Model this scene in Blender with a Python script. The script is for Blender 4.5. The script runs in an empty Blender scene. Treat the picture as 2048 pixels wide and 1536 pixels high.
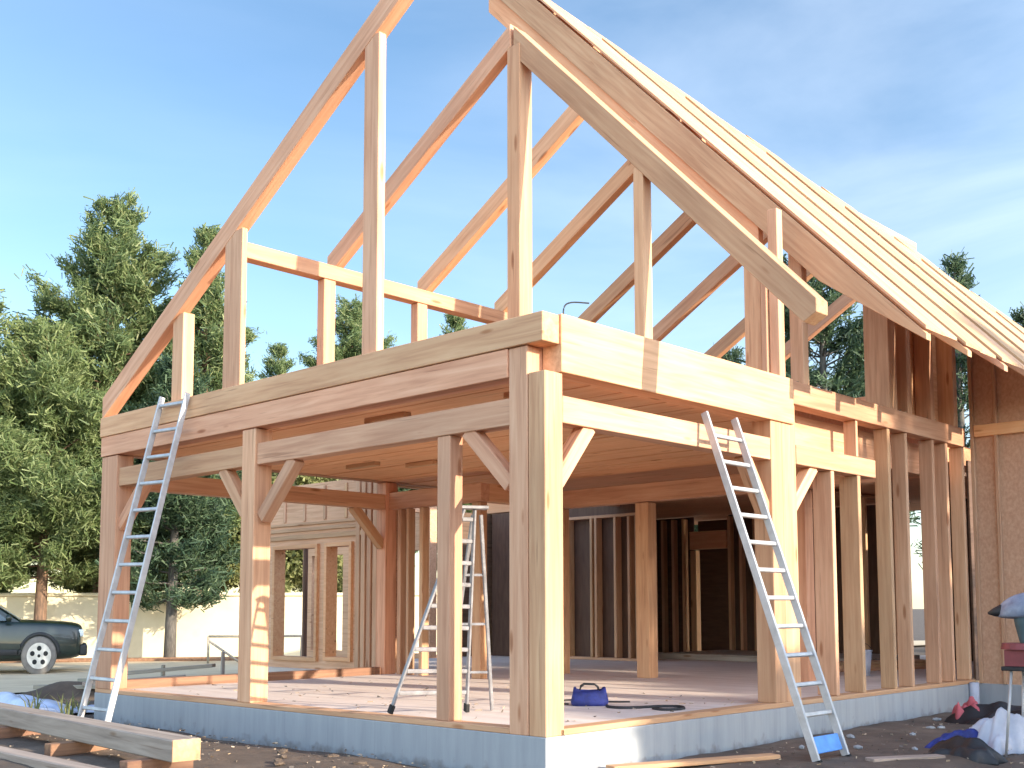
import bpy, bmesh, math, random
import numpy as np
from mathutils import Vector, Matrix
R = math.radians
random.seed(7)
S = bpy.context.scene
C = S.collection

# ------------------------------------------------------------------ camera
cam = bpy.data.cameras.new('camera')
co = bpy.data.objects.new('camera', cam)
C.objects.link(co)
cam.sensor_width = 36.0
cam.lens = 36.0 * 2265.5 / 2048
cam.shift_x = -51.4 / 2048
cam.shift_y = 244.3 / 2048
cam.clip_start = 0.05
cam.clip_end = 3000
co.matrix_world = (Matrix.Translation((5.3654, -5.88424, 0.89289)) @ Matrix.Rotation(0.7458, 4, 'Z')
                   @ Matrix.Rotation(math.pi / 2 + 0.09024, 4, 'X') @ Matrix.Rotation(-0.00327, 4, 'Z'))
S.camera = co

# ------------------------------------------------------------------ sky and sun
SUN_EL, SUN_AZ = R(17), R(9)          # azimuth counted from +X towards +Y
W = bpy.data.worlds.new('World')
S.world = W
W.use_nodes = True
wn, wl = W.node_tree.nodes, W.node_tree.links
sky = wn.new('ShaderNodeTexSky')
sky.sky_type = 'NISHITA'
sky.sun_disc = False
sky.sun_elevation = SUN_EL
sky.sun_rotation = R(90) - SUN_AZ
sky.air_density = 1.0
sky.dust_density = 0.4
sky.ozone_density = 1.3
hs = wn.new('ShaderNodeHueSaturation')
hs.inputs['Saturation'].default_value = 0.92
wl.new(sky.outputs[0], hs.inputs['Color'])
tc = wn.new('ShaderNodeTexCoord')
# sky deepened away from the sun; sun side boosted as added fill light
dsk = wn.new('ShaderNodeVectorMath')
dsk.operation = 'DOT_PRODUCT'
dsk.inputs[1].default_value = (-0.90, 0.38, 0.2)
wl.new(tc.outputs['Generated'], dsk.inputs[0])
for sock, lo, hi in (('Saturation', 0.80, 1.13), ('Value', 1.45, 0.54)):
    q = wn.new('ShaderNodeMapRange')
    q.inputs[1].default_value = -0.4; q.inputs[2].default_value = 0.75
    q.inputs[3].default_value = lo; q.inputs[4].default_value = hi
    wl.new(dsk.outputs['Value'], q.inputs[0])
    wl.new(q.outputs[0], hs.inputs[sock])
mp = wn.new('ShaderNodeMapping')
mp.inputs['Scale'].default_value = (1.2, 1.2, 5.0)
mp.inputs['Rotation'].default_value = (0.2, 0.35, 0.4)
wl.new(tc.outputs['Generated'], mp.inputs[0])
cn = wn.new('ShaderNodeTexNoise')
cn.inputs['Scale'].default_value = 1.6
cn.inputs['Detail'].default_value = 7
cn.inputs['Roughness'].default_value = 0.55
cn.inputs['Distortion'].default_value = 0.6
wl.new(mp.outputs[0], cn.inputs['Vector'])
cr = wn.new('ShaderNodeValToRGB')
cr.color_ramp.elements[0].position = 0.30
cr.color_ramp.elements[1].position = 0.95
wl.new(cn.outputs[0], cr.inputs[0])
# thin cirrus grows denser towards the north-east part of the sky
dt = wn.new('ShaderNodeVectorMath')
dt.operation = 'DOT_PRODUCT'
dt.inputs[1].default_value = (0.25, 0.95, 0.1)
wl.new(tc.outputs['Generated'], dt.inputs[0])
mr = wn.new('ShaderNodeMapRange')
mr.inputs[1].default_value = 0.35
mr.inputs[2].default_value = 1.0
mr.inputs[3].default_value = 0.12
mr.inputs[4].default_value = 0.75
wl.new(dt.outputs['Value'], mr.inputs[0])
mm = wn.new('ShaderNodeMath')
mm.operation = 'MULTIPLY'
wl.new(cr.outputs[0], mm.inputs[0])
wl.new(mr.outputs[0], mm.inputs[1])
mx = wn.new('ShaderNodeMixRGB')
mx.inputs[2].default_value = (3.0, 3.3, 3.7, 1)
wl.new(mm.outputs[0], mx.inputs[0])
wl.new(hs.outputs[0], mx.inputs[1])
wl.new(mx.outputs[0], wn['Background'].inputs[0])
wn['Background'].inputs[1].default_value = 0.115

sl = bpy.data.lights.new('sun', 'SUN')
sl.energy = 2.0
sl.angle = R(0.55)
sl.color = (1.0, 0.88, 0.70)
so = bpy.data.objects.new('sun', sl)
C.objects.link(so)
sd = Vector((math.cos(SUN_EL) * math.cos(SUN_AZ), math.cos(SUN_EL) * math.sin(SUN_AZ), math.sin(SUN_EL)))
so.rotation_euler = sd.to_track_quat('Z', 'Y').to_euler()
so.location = sd * 60

S.view_settings.view_transform = 'Standard'
S.view_settings.look = 'None'
S.view_settings.exposure = 2.2
S.view_settings.gamma = 1.0
S.cycles.diffuse_bounces = 9
S.cycles.max_bounces = 14
S.cycles.transparent_max_bounces = 8

# ------------------------------------------------------------------ materials
def newmat(name):
    m = bpy.data.materials.new(name)
    m.use_nodes = True
    nt = m.node_tree
    return m, nt.nodes, nt.links, nt.nodes['Principled BSDF']

def ramp(n, stops):
    r = n.new('ShaderNodeValToRGB')
    e = r.color_ramp.elements
    while len(e) < len(stops):
        e.new(0.5)
    for k, (p, c) in zip(e, stops):
        k.position = p
        k.color = (c[0], c[1], c[2], 1)
    return r

def wood(name, c0, c1, c2, rough=0.72, bump=0.12, knots=True, scale=1.0):
    """planed timber: grain runs along each piece's own length (object X)"""
    m, n, l, b = newmat(name)
    tcn = n.new('ShaderNodeTexCoord')
    oi = n.new('ShaderNodeObjectInfo')
    off = n.new('ShaderNodeVectorMath'); off.operation = 'SCALE'
    off.inputs[0].default_value = (37.0, 11.0, 23.0)
    l.new(oi.outputs['Random'], off.inputs['Scale'])
    add = n.new('ShaderNodeVectorMath')
    l.new(tcn.outputs['Object'], add.inputs[0]); l.new(off.outputs[0], add.inputs[1])
    mpn = n.new('ShaderNodeMapping')
    mpn.inputs['Scale'].default_value = (0.7 * scale, 13 * scale, 13 * scale)
    l.new(add.outputs[0], mpn.inputs[0])
    nz = n.new('ShaderNodeTexNoise')
    nz.inputs['Scale'].default_value = 1.6; nz.inputs['Detail'].default_value = 5
    nz.inputs['Roughness'].default_value = 0.6; nz.inputs['Distortion'].default_value = 0.5
    l.new(mpn.outputs[0], nz.inputs['Vector'])
    rp = ramp(n, [(0.30, c0), (0.5, c1), (0.72, c2)])
    l.new(nz.outputs[0], rp.inputs[0])
    # broad tone per piece and along the piece
    nz2 = n.new('ShaderNodeTexNoise'); nz2.inputs['Scale'].default_value = 0.9
    l.new(add.outputs[0], nz2.inputs['Vector'])
    mrn = n.new('ShaderNodeMapRange')
    mrn.inputs[3].default_value = 0.80; mrn.inputs[4].default_value = 1.10
    l.new(oi.outputs['Random'], mrn.inputs[0])
    mr2 = n.new('ShaderNodeMapRange')
    mr2.inputs[1].default_value = 0.3; mr2.inputs[2].default_value = 0.7
    mr2.inputs[3].default_value = 0.9; mr2.inputs[4].default_value = 1.08
    l.new(nz2.outputs[0], mr2.inputs[0])
    mu = n.new('ShaderNodeMath'); mu.operation = 'MULTIPLY'
    l.new(mrn.outputs[0], mu.inputs[0]); l.new(mr2.outputs[0], mu.inputs[1])
    mulc = n.new('ShaderNodeMixRGB'); mulc.blend_type = 'MULTIPLY'; mulc.inputs[0].default_value = 1
    l.new(rp.outputs[0], mulc.inputs[1]); l.new(mu.outputs[0], mulc.inputs[2])
    last = mulc.outputs[0]
    # some pieces yellower, some redder
    fr = n.new('ShaderNodeMath'); fr.operation = 'FRACT'
    f10 = n.new('ShaderNodeMath'); f10.operation = 'MULTIPLY'; f10.inputs[1].default_value = 17.3
    l.new(oi.outputs['Random'], f10.inputs[0]); l.new(f10.outputs[0], fr.inputs[0])
    tr = ramp(n, [(0.0, (1.0, 1.03, 0.92)), (0.5, (1, 1, 1)), (1.0, (1.03, 0.93, 0.92))])
    l.new(fr.outputs[0], tr.inputs[0])
    mt = n.new('ShaderNodeMixRGB'); mt.blend_type = 'MULTIPLY'; mt.inputs[0].default_value = 1
    l.new(last, mt.inputs[1]); l.new(tr.outputs[0], mt.inputs[2])
    last = mt.outputs[0]
    ck = n.new('ShaderNodeMapping'); ck.inputs['Scale'].default_value = (1.1, 30, 30)
    l.new(add.outputs[0], ck.inputs[0])
    cz = n.new('ShaderNodeTexNoise'); cz.inputs['Scale'].default_value = 1.0; cz.inputs['Detail'].default_value = 2
    l.new(ck.outputs[0], cz.inputs['Vector'])
    cq = ramp(n, [(0.27, (0.42, 0.30, 0.22)), (0.33, (1, 1, 1))])
    l.new(cz.outputs[0], cq.inputs[0])
    mc = n.new('ShaderNodeMixRGB'); mc.blend_type = 'MULTIPLY'; mc.inputs[0].default_value = 0.5
    l.new(last, mc.inputs[1]); l.new(cq.outputs[0], mc.inputs[2])
    last = mc.outputs[0]
    if knots:
        mk = n.new('ShaderNodeMapping'); mk.inputs['Scale'].default_value = (1.5, 6.5, 6.5)
        l.new(add.outputs[0], mk.inputs[0])
        vo = n.new('ShaderNodeTexVoronoi'); vo.inputs['Scale'].default_value = 0.8
        l.new(mk.outputs[0], vo.inputs['Vector'])
        kr = ramp(n, [(0.0, (0.36, 0.2, 0.11)), (0.075, (0.62, 0.45, 0.32)), (0.12, (1, 1, 1))])
        l.new(vo.outputs['Distance'], kr.inputs[0])
        mk2 = n.new('ShaderNodeMixRGB'); mk2.blend_type = 'MULTIPLY'; mk2.inputs[0].default_value = 0.8
        l.new(last, mk2.inputs[1]); l.new(kr.outputs[0], mk2.inputs[2])
        last = mk2.outputs[0]
    l.new(last, b.inputs['Base Color'])
    b.inputs['Roughness'].default_value = rough
    bp = n.new('ShaderNodeBump'); bp.inputs['Strength'].default_value = bump; bp.inputs['Distance'].default_value = 0.01
    l.new(nz.outputs[0], bp.inputs['Height']); l.new(bp.outputs[0], b.inputs['Normal'])
    return m

def mottled(name, stops, scale=4.0, rough=0.85, bump=0.3, detail=6, stretch=(1, 1, 1), metal=0.0, coord='Object', dist=0.02):
    m, n, l, b = newmat(name)
    tcn = n.new('ShaderNodeTexCoord')
    mpn = n.new('ShaderNodeMapping'); mpn.inputs['Scale'].default_value = stretch
    l.new(tcn.outputs[coord], mpn.inputs[0])
    nz = n.new('ShaderNodeTexNoise'); nz.inputs['Scale'].default_value = scale
    nz.inputs['Detail'].default_value = detail; nz.inputs['Roughness'].default_value = 0.62
    l.new(mpn.outputs[0], nz.inputs['Vector'])
    rp = ramp(n, stops)
    l.new(nz.outputs[0], rp.inputs[0]); l.new(rp.outputs[0], b.inputs['Base Color'])
    b.inputs['Roughness'].default_value = rough; b.inputs['Metallic'].default_value = metal
    bp = n.new('ShaderNodeBump'); bp.inputs['Strength'].default_value = bump; bp.inputs['Distance'].default_value = dist
    l.new(nz.outputs[0], bp.inputs['Height']); l.new(bp.outputs[0], b.inputs['Normal'])
    return m

def plain(name, col, rough=0.5, metal=0.0, coat=0.0):
    m, n, l, b = newmat(name)
    tcn = n.new('ShaderNodeTexCoord')
    nz = n.new('ShaderNodeTexNoise'); nz.inputs['Scale'].default_value = 9; nz.inputs['Detail'].default_value = 4
    l.new(tcn.outputs['Object'], nz.inputs['Vector'])
    rp = ramp(n, [(0.35, [c * 0.82 for c in col]), (0.65, [min(1, c * 1.12) for c in col])])
    l.new(nz.outputs[0], rp.inputs[0]); l.new(rp.outputs[0], b.inputs['Base Color'])
    b.inputs['Roughness'].default_value = rough; b.inputs['Metallic'].default_value = metal
    b.inputs['Coat Weight'].default_value = coat
    return m

def leafmat(name, cols, trans=0.35):
    m, n, l, b = newmat(name)
    g = n.new('ShaderNodeNewGeometry')
    rp = ramp(n, cols)
    l.new(g.outputs['Random Per Island'], rp.inputs[0])
    l.new(rp.outputs[0], b.inputs['Base Color'])
    b.inputs['Roughness'].default_value = 0.6
    tr = n.new('ShaderNodeBsdfTranslucent')
    l.new(rp.outputs[0], tr.inputs[0])
    mxs = n.new('ShaderNodeMixShader'); mxs.inputs[0].default_value = trans
    out = n['Material Output']
    l.new(b.outputs[0], mxs.inputs[1]); l.new(tr.outputs[0], mxs.inputs[2]); l.new(mxs.outputs[0], out.inputs[0])
    return m

M = {}
M['fir'] = wood('fir', (0.52, 0.255, 0.145), (0.64, 0.345, 0.205), (0.72, 0.43, 0.27))
M['stud'] = wood('stud', (0.52, 0.28, 0.16), (0.62, 0.36, 0.215), (0.70, 0.44, 0.28), scale=1.3)
M['board'] = wood('board', (0.70, 0.33, 0.165), (0.78, 0.41, 0.215), (0.83, 0.49, 0.28), scale=1.2)
M['roofboard'] = wood('roofboard', (0.54, 0.28, 0.15), (0.64, 0.36, 0.2), (0.70, 0.43, 0.26), scale=1.2)
M['oldwood'] = wood('oldwood', (0.24, 0.2, 0.165), (0.34, 0.29, 0.24), (0.44, 0.38, 0.32))
M['brownwood'] = wood('brownwood', (0.2, 0.1, 0.06), (0.28, 0.14, 0.085), (0.36, 0.2, 0.12))
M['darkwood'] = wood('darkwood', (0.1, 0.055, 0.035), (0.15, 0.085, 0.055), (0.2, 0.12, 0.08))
M['osb'] = mottled('osb', [(0.3, (0.50, 0.28, 0.17)), (0.5, (0.57, 0.335, 0.21)), (0.7, (0.64, 0.40, 0.26))], scale=34, bump=0.04, detail=4, stretch=(1, 1, 0.7))
M['shadeply'] = mottled('interior_shade_ply', [(0.3, (0.10, 0.055, 0.038)), (0.7, (0.16, 0.09, 0.06))], scale=5, bump=0.05, stretch=(3, 3, 0.5))  # dark tone stands in for shade in the gaps behind interior studs
def concrete():
    m = mottled('concrete', [(0.3, (0.29, 0.305, 0.325)), (0.5, (0.335, 0.35, 0.37)), (0.75, (0.39, 0.40, 0.415))], scale=3.0, bump=0.12, stretch=(2.6, 2.6, 0.3))
    n, l = m.node_tree.nodes, m.node_tree.links
    b = n['Principled BSDF']; src = b.inputs['Base Color'].links[0].from_socket
    tcn = n.new('ShaderNodeTexCoord'); sx = n.new('ShaderNodeSeparateXYZ'); l.new(tcn.outputs['Object'], sx.inputs[0])
    nz = n.new('ShaderNodeTexNoise'); nz.inputs['Scale'].default_value = 9; nz.inputs['Detail'].default_value = 8
    l.new(tcn.outputs['Object'], nz.inputs['Vector'])
    # mud splash thins out upwards with a ragged edge
    ad = n.new('ShaderNodeMath'); ad.operation = 'MULTIPLY_ADD'; ad.inputs[1].default_value = -5.5; ad.inputs[2].default_value = -1.35
    l.new(sx.outputs['Z'], ad.inputs[0])
    a2 = n.new('ShaderNodeMath'); a2.operation = 'ADD'
    nn = n.new('ShaderNodeMath'); nn.operation = 'MULTIPLY_ADD'; nn.inputs[1].default_value = 2.4; nn.inputs[2].default_value = -1.2
    l.new(nz.outputs[0], nn.inputs[0]); l.new(ad.outputs[0], a2.inputs[0]); l.new(nn.outputs[0], a2.inputs[1])
    cl = n.new('ShaderNodeClamp'); l.new(a2.outputs[0], cl.inputs[0])
    mxc = n.new('ShaderNodeMixRGB'); mxc.inputs[2].default_value = (0.15, 0.115, 0.09, 1)
    l.new(cl.outputs[0], mxc.inputs[0]); l.new(src, mxc.inputs[1])
    # board marks of the formwork
    ax = n.new('ShaderNodeMath'); ax.operation = 'ADD'; l.new(sx.outputs['X'], ax.inputs[0]); l.new(sx.outputs['Y'], ax.inputs[1])
    fx = n.new('ShaderNodeMath'); fx.operation = 'PINGPONG'; fx.inputs[1].default_value = 0.31; l.new(ax.outputs[0], fx.inputs[0])
    rp = ramp(n, [(0.0, (0.72, 0.72, 0.74)), (0.012, (1, 1, 1))]); l.new(fx.outputs[0], rp.inputs[0])
    mf = n.new('ShaderNodeMixRGB'); mf.blend_type = 'MULTIPLY'; mf.inputs[0].default_value = 0.35
    l.new(mxc.outputs[0], mf.inputs[1]); l.new(rp.outputs[0], mf.inputs[2])
    l.new(mf.outputs[0], b.inputs['Base Color'])
    return m
M['concrete'] = concrete()
M['floor'] = mottled('floor', [(0.3, (0.58, 0.48, 0.42)), (0.55, (0.68, 0.58, 0.52)), (0.75, (0.76, 0.67, 0.6))], scale=2.6, bump=0.08, stretch=(0.4, 3, 1))
M['soil'] = mottled('soil', [(0.28, (0.065, 0.046, 0.034)), (0.5, (0.105, 0.074, 0.054)), (0.62, (0.135, 0.097, 0.071)), (0.8, (0.20, 0.15, 0.11))], scale=2.4, bump=0.9, detail=10, coord='Object', dist=0.05)
M['sand'] = mottled('sand', [(0.3, (0.55, 0.42, 0.27)), (0.6, (0.66, 0.53, 0.36)), (0.8, (0.74, 0.62, 0.45))], scale=1.3, bump=0.5, detail=9)
M['cream'] = mottled('cream', [(0.3, (0.60, 0.52, 0.36)), (0.7, (0.72, 0.64, 0.46))], scale=1.5, bump=0.1)
M['alu'] = mottled('alu', [(0.3, (0.40, 0.395, 0.40)), (0.7, (0.58, 0.575, 0.58))], scale=6, rough=0.45, bump=0.05, metal=0.35)
M['oldalu'] = mottled('weathered_alu', [(0.3, (0.22, 0.21, 0.22)), (0.7, (0.42, 0.41, 0.42))], scale=9, rough=0.55, bump=0.05, metal=0.6)
M['bluealu'] = plain('blue_plate', (0.08, 0.28, 0.75), 0.45)
M['bluebag'] = mottled('blue_bag', [(0.3, (0.01, 0.015, 0.09)), (0.7, (0.025, 0.04, 0.25))], scale=12, rough=0.7)
M['black'] = mottled('black_plastic', [(0.3, (0.008, 0.008, 0.01)), (0.7, (0.02, 0.02, 0.024))], scale=7, rough=0.55)
M['rubber'] = plain('rubber', (0.018, 0.018, 0.018), 0.85)
M['dustytyre'] = plain('dusty_tyre', (0.2, 0.18, 0.16), 0.9)
M['red'] = plain('red_cloth', (0.5, 0.11, 0.13), 0.85)
M['redmetal'] = plain('red_metal', (0.22, 0.045, 0.05), 0.6)
M['white'] = mottled('white_sack', [(0.3, (0.42, 0.44, 0.53)), (0.7, (0.58, 0.6, 0.68))], scale=5, rough=0.75, bump=0.3)
M['sheet'] = mottled('plastic_sheet', [(0.3, (0.42, 0.5, 0.72)), (0.7, (0.66, 0.72, 0.88))], scale=5, rough=0.3, bump=0.4)
M['bluegrey'] = mottled('blue_grey_guard', [(0.35, (0.13, 0.16, 0.24)), (0.65, (0.3, 0.35, 0.45))], scale=8, rough=0.4)
M['teal'] = plain('teal_metal', (0.05, 0.1, 0.12), 0.5)
M['carpaint'] = plain('car_paint', (0.005, 0.015, 0.011), 0.35, 0.0, 0.45)
M['carplastic'] = plain('car_plastic', (0.02, 0.021, 0.022), 0.6)
M['rim'] = plain('rim_metal', (0.6, 0.57, 0.53), 0.4, 0.5)
M['lamp'] = plain('lamp_glass', (0.75, 0.8, 0.82), 0.08, 0.0, 1.0)
M['bark'] = mottled('bark', [(0.3, (0.07, 0.045, 0.03)), (0.5, (0.16, 0.095, 0.06)), (0.75, (0.30, 0.17, 0.10))], scale=7, bump=0.8, stretch=(3, 3, 0.6))
M['greybark'] = mottled('grey_bark', [(0.3, (0.05, 0.045, 0.04)), (0.7, (0.16, 0.14, 0.12))], scale=7, bump=0.8, stretch=(3, 3, 0.6))
m_, n_, l_, b_ = newmat('car_glass')
b_.inputs['Base Color'].default_value = (0.035, 0.06, 0.065, 1)
b_.inputs['Roughness'].default_value = 0.05
b_.inputs['Coat Weight'].default_value = 1.0
M['glass'] = m_
M['pine'] = leafmat('pine_needles', [(0.0, (0.07, 0.115, 0.045)), (0.45, (0.145, 0.205, 0.08)), (0.8, (0.22, 0.275, 0.11)), (1.0, (0.31, 0.33, 0.16))], 0.45)
M['darkpine'] = leafmat('dark_needles', [(0.0, (0.03, 0.06, 0.035)), (0.6, (0.065, 0.115, 0.055)), (1.0, (0.13, 0.18, 0.09))])
M['leaf'] = leafmat('bright_leaves', [(0.0, (0.08, 0.125, 0.04)), (0.5, (0.17, 0.225, 0.08)), (1.0, (0.28, 0.32, 0.14))], 0.4)
M['chips'] = leafmat('chips', [(0.0, (0.12, 0.1, 0.09)), (0.55, (0.3, 0.23, 0.17)), (1.0, (0.6, 0.45, 0.3))], 0.0)
M['yleaf'] = leafmat('yellow_leaves', [(0.0, (0.12, 0.14, 0.045)), (0.5, (0.22, 0.235, 0.085)), (1.0, (0.34, 0.33, 0.14))], 0.4)

# ------------------------------------------------------------------ builders
def tag(o, label=None, cat=None, group=None, kind=None):
    if label: o['label'] = label
    if cat: o['category'] = cat
    if group: o['group'] = group
    if kind: o['kind'] = kind
    return o

def empty(name, loc, label, cat, group=None, rz=0.0):
    o = bpy.data.objects.new(name, None)
    o.empty_display_size = 0.2
    C.objects.link(o)
    o.location = loc
    o.rotation_euler = (0, 0, rz)
    return tag(o, label, cat, group)

def link(name, me, mat, parent=None, mw=None, smooth=False):
    o = bpy.data.objects.new(name, me)
    C.objects.link(o)
    if mat: me.materials.append(mat)
    if smooth:
        for p in me.polygons: p.use_smooth = True
    if parent is not None:
        o.parent = parent
        pm = parent.matrix_basis if parent.parent is None else parent.parent.matrix_basis @ parent.matrix_basis
        if mw is not None:
            o.matrix_basis = pm.inverted() @ mw
        else:
            o.matrix_basis = pm.inverted()
    elif mw is not None:
        o.matrix_basis = mw
    return o

def bm_obj(name, bm, mat, parent=None, mw=None, smooth=False):
    bmesh.ops.recalc_face_normals(bm, faces=bm.faces)
    me = bpy.data.meshes.new(name)
    bm.to_mesh(me); bm.free()
    return link(name, me, mat, parent, mw, smooth)

def add_box(bm, c, s, mat=None):
    """box centre c, size s, optional rotation matrix applied about its centre"""
    T = Matrix.Translation(c) @ (mat.to_4x4() if mat else Matrix.Identity(4)) @ Matrix.Diagonal((s[0], s[1], s[2], 1))
    return bmesh.ops.create_cube(bm, size=1.0, matrix=T)

def bevel(bm, w, seg=1):
    bmesh.ops.bevel(bm, geom=[e for e in bm.edges], offset=w, segments=seg, affect='EDGES', profile=0.6)

def frame(A, B, up):
    X = (B - A).normalized()
    Z = up - X * up.dot(X)
    Z.normalize()
    Y = Z.cross(X)
    return Matrix((X, Y, Z)).transposed().to_4x4()

def timber(name, parent, A, B, w, h, mat='fir', up=(0, 0, 1), bev=0.005, label=None):
    """squared timber whose centre line runs A to B; w across, h along 'up'"""
    A, B, up = Vector(A), Vector(B), Vector(up)
    L = (B - A).length
    bm = bmesh.new()
    add_box(bm, (L / 2, 0, 0), (L, w, h))
    if bev: bevel(bm, bev)
    o = bm_obj(name, bm, M[mat], parent, Matrix.Translation(A) @ frame(A, B, up))
    if label: o['label'] = label
    return o

def post(parent, x0, x1, y0, y1, z0, z1, mat='fir', name='post', bev=0.006, label=None):
    A = Vector(((x0 + x1) / 2, (y0 + y1) / 2, z0)); B = Vector((A.x, A.y, z1))
    return timber(name, parent, A, B, y1 - y0, x1 - x0, mat, (1, 0, 0), bev, label)

def block(name, parent, x0, x1, y0, y1, z0, z1, mat='fir', bev=0.005, label=None):
    """axis-aligned timber, grain along its longest side"""
    d = [x1 - x0, y1 - y0, z1 - z0]
    c = [(x0 + x1) / 2, (y0 + y1) / 2, (z0 + z1) / 2]
    k = d.index(max(d))
    if k == 2: return post(parent, x0, x1, y0, y1, z0, z1, mat, name, bev, label)
    A = Vector(c); B = Vector(c)
    A[k] -= d[k] / 2; B[k] += d[k] / 2
    return timber(name, parent, A, B, d[1 - k], d[2], mat, (0, 0, 1), bev, label)

def prism(name, parent, poly, y0, y1, axis, mat='fir', bev=0.004, label=None):
    """side outline poly [(x,z)] given thickness y0..y1; grain along 'axis' (dx,dz)"""
    X = Vector((axis[0], 0, axis[1])).normalized(); Y = Vector((0, 1, 0)); Z = X.cross(Y)
    o = Vector((poly[0][0], 0, poly[0][1]))
    mw = Matrix.Translation(o) @ Matrix((X, Y, Z)).transposed().to_4x4()
    inv = mw.inverted()
    bm = bmesh.new()
    a = [bm.verts.new(inv @ Vector((x, y0, z))) for x, z in poly]
    b = [bm.verts.new(inv @ Vector((x, y1, z))) for x, z in poly]
    n = len(poly)
    bm.faces.new(a); bm.faces.new(b[::-1])
    for i in range(n):
        j = (i + 1) % n
        bm.faces.new((a[i], b[i], b[j], a[j]))
    bmesh.ops.recalc_face_normals(bm, faces=bm.faces)
    if bev: bevel(bm, bev)
    ob = bm_obj(name, bm, M[mat], parent, mw)
    if label: ob['label'] = label
    return ob

def tube(bm, pts, rad, seg=8, cap=True):
    pts = [Vector(p) for p in pts]
    if not hasattr(rad, '__len__'): rad = [rad] * len(pts)
    rings = []
    ref = Vector((0, 0, 1))
    for i, p in enumerate(pts):
        t = (pts[min(i + 1, len(pts) - 1)] - pts[max(i - 1, 0)]).normalized()
        r = ref if abs(t.dot(ref)) < 0.95 else Vector((1, 0, 0))
        u = t.cross(r).normalized(); v = t.cross(u)
        rings.append([bm.verts.new(p + (u * math.cos(2 * math.pi * k / seg) + v * math.sin(2 * math.pi * k / seg)) * rad[i]) for k in range(seg)])
    for a, b in zip(rings, rings[1:]):
        for k in range(seg):
            bm.faces.new((a[k], a[(k + 1) % seg], b[(k + 1) % seg], b[k]))
    if cap:
        bm.faces.new(rings[0][::-1]); bm.faces.new(rings[-1])

def npmesh(name, verts, faces4):
    me = bpy.data.meshes.new(name)
    nv, nf = len(verts), len(faces4)
    me.vertices.add(nv)
    me.vertices.foreach_set('co', np.asarray(verts, np.float32).ravel())
    me.loops.add(nf * 4)
    me.loops.foreach_set('vertex_index', np.asarray(faces4, np.int32).ravel())
    me.polygons.add(nf)
    me.polygons.foreach_set('loop_start', np.arange(0, nf * 4, 4, dtype=np.int32))
    me.update(calc_edges=True)
    me.validate()
    return me

# ------------------------------------------------------------------ ground
def hgt(x, y):
    """ground height"""
    z = -0.27
    # slight rise in front of the gable side, falls away towards the yard
    d = -y
    z += 0.085 * max(0, min(1, (d - 0.3) / 0.6)) * max(0, min(1, (-x - 0.5) / 2))
    z -= 0.17 * max(0, min(1, (-x - 9) / 7))
    return z

def noise2(x, y):
    return (math.sin(x * 2.1 + 1.3 * math.sin(y * 1.7)) * math.cos(y * 2.6 + 0.7 * math.sin(x * 3.1)) * 0.5
            + math.sin(x * 6.3 + y * 2.2) * math.sin(y * 7.1 - x * 1.9) * 0.25
            + math.sin(x * 15.1 + 3 * math.sin(y * 4)) * math.sin(y * 13.7) * 0.15)

def axis_vals(lo, hi, step, far):
    a = list(np.arange(lo, hi + 1e-6, step))
    s, p = step, lo
    left = []
    while p > -far:
        s *= 1.5; p -= s; left.append(p)
    s, p = step, hi
    right = []
    while p < far:
        s *= 1.5; p += s; right.append(p)
    return left[::-1] + a + right

gx = axis_vals(-10, 5, 0.09, 900)
gy = axis_vals(-5, 9, 0.09, 900)
verts = []
for y in gy:
    for x in gx:
        near = -11 < x < 6 and -6 < y < 10
        k = 0.028 if near else 0.02
        inside = -6.7 < x < 0.05 and -0.05 < y < 9
        z = hgt(x, y) + (noise2(x, y) * k if not inside else -0.1)
        # drip trench along the foundation
        if -6.9 < x < 0.05 and -0.16 < y < 0: z -= 0.03
        # two shallow wheel ruts crossing the soil on the right
        if near and x > 0.2:
            for rx in (1.9, 3.2):
                z -= 0.05 * math.exp(-((x - rx - 0.15 * math.sin(y)) / 0.13) ** 2)
        verts.append((x, y, z))
nx = len(gx)
idx = np.arange(len(verts)).reshape(len(gy), nx)
fc = np.stack([idx[:-1, :-1], idx[:-1, 1:], idx[1:, 1:], idx[1:, :-1]], -1).reshape(-1, 4)
g = link('ground', npmesh('ground', verts, fc), M['soil'], smooth=True)
tag(g, 'bare brown soil of the building site', 'ground', kind='structure')

def sheet_patch(name, poly_fn, xs, ys, mat, lift, label):
    vs = []
    for y in ys:
        for x in xs:
            X, Y = poly_fn(x, y)
            vs.append((X, Y, hgt(X, Y) + lift + 0.012 * noise2(X * 0.7, Y * 0.7)))
    ii = np.arange(len(vs)).reshape(len(ys), len(xs))
    ff = np.stack([ii[:-1, :-1], ii[:-1, 1:], ii[1:, 1:], ii[1:, :-1]], -1).reshape(-1, 4)
    o = link(name, npmesh(name, vs, ff), M[mat], smooth=True)
    return tag(o, label, name.replace('_', ' '), kind='structure')

sheet_patch('sand_yard', lambda u, v: (-11.5 - 40 * u + 1.2 * math.sin(v * 9) + 2 * (v - 0.3), -14 + 48 * v),
            np.linspace(0, 1, 60), np.linspace(0, 1, 60), 'sand', 0.05, 'sunlit pale sandy yard behind the house')

# ------------------------------------------------------------------ the house
H = empty('timber_frame_house', (0, 0, 0), 'unfinished timber frame house with open gable rafters on a grey foundation', 'house')
DX, DY = -6.66, 7.55            # porch and main room footprint
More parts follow.
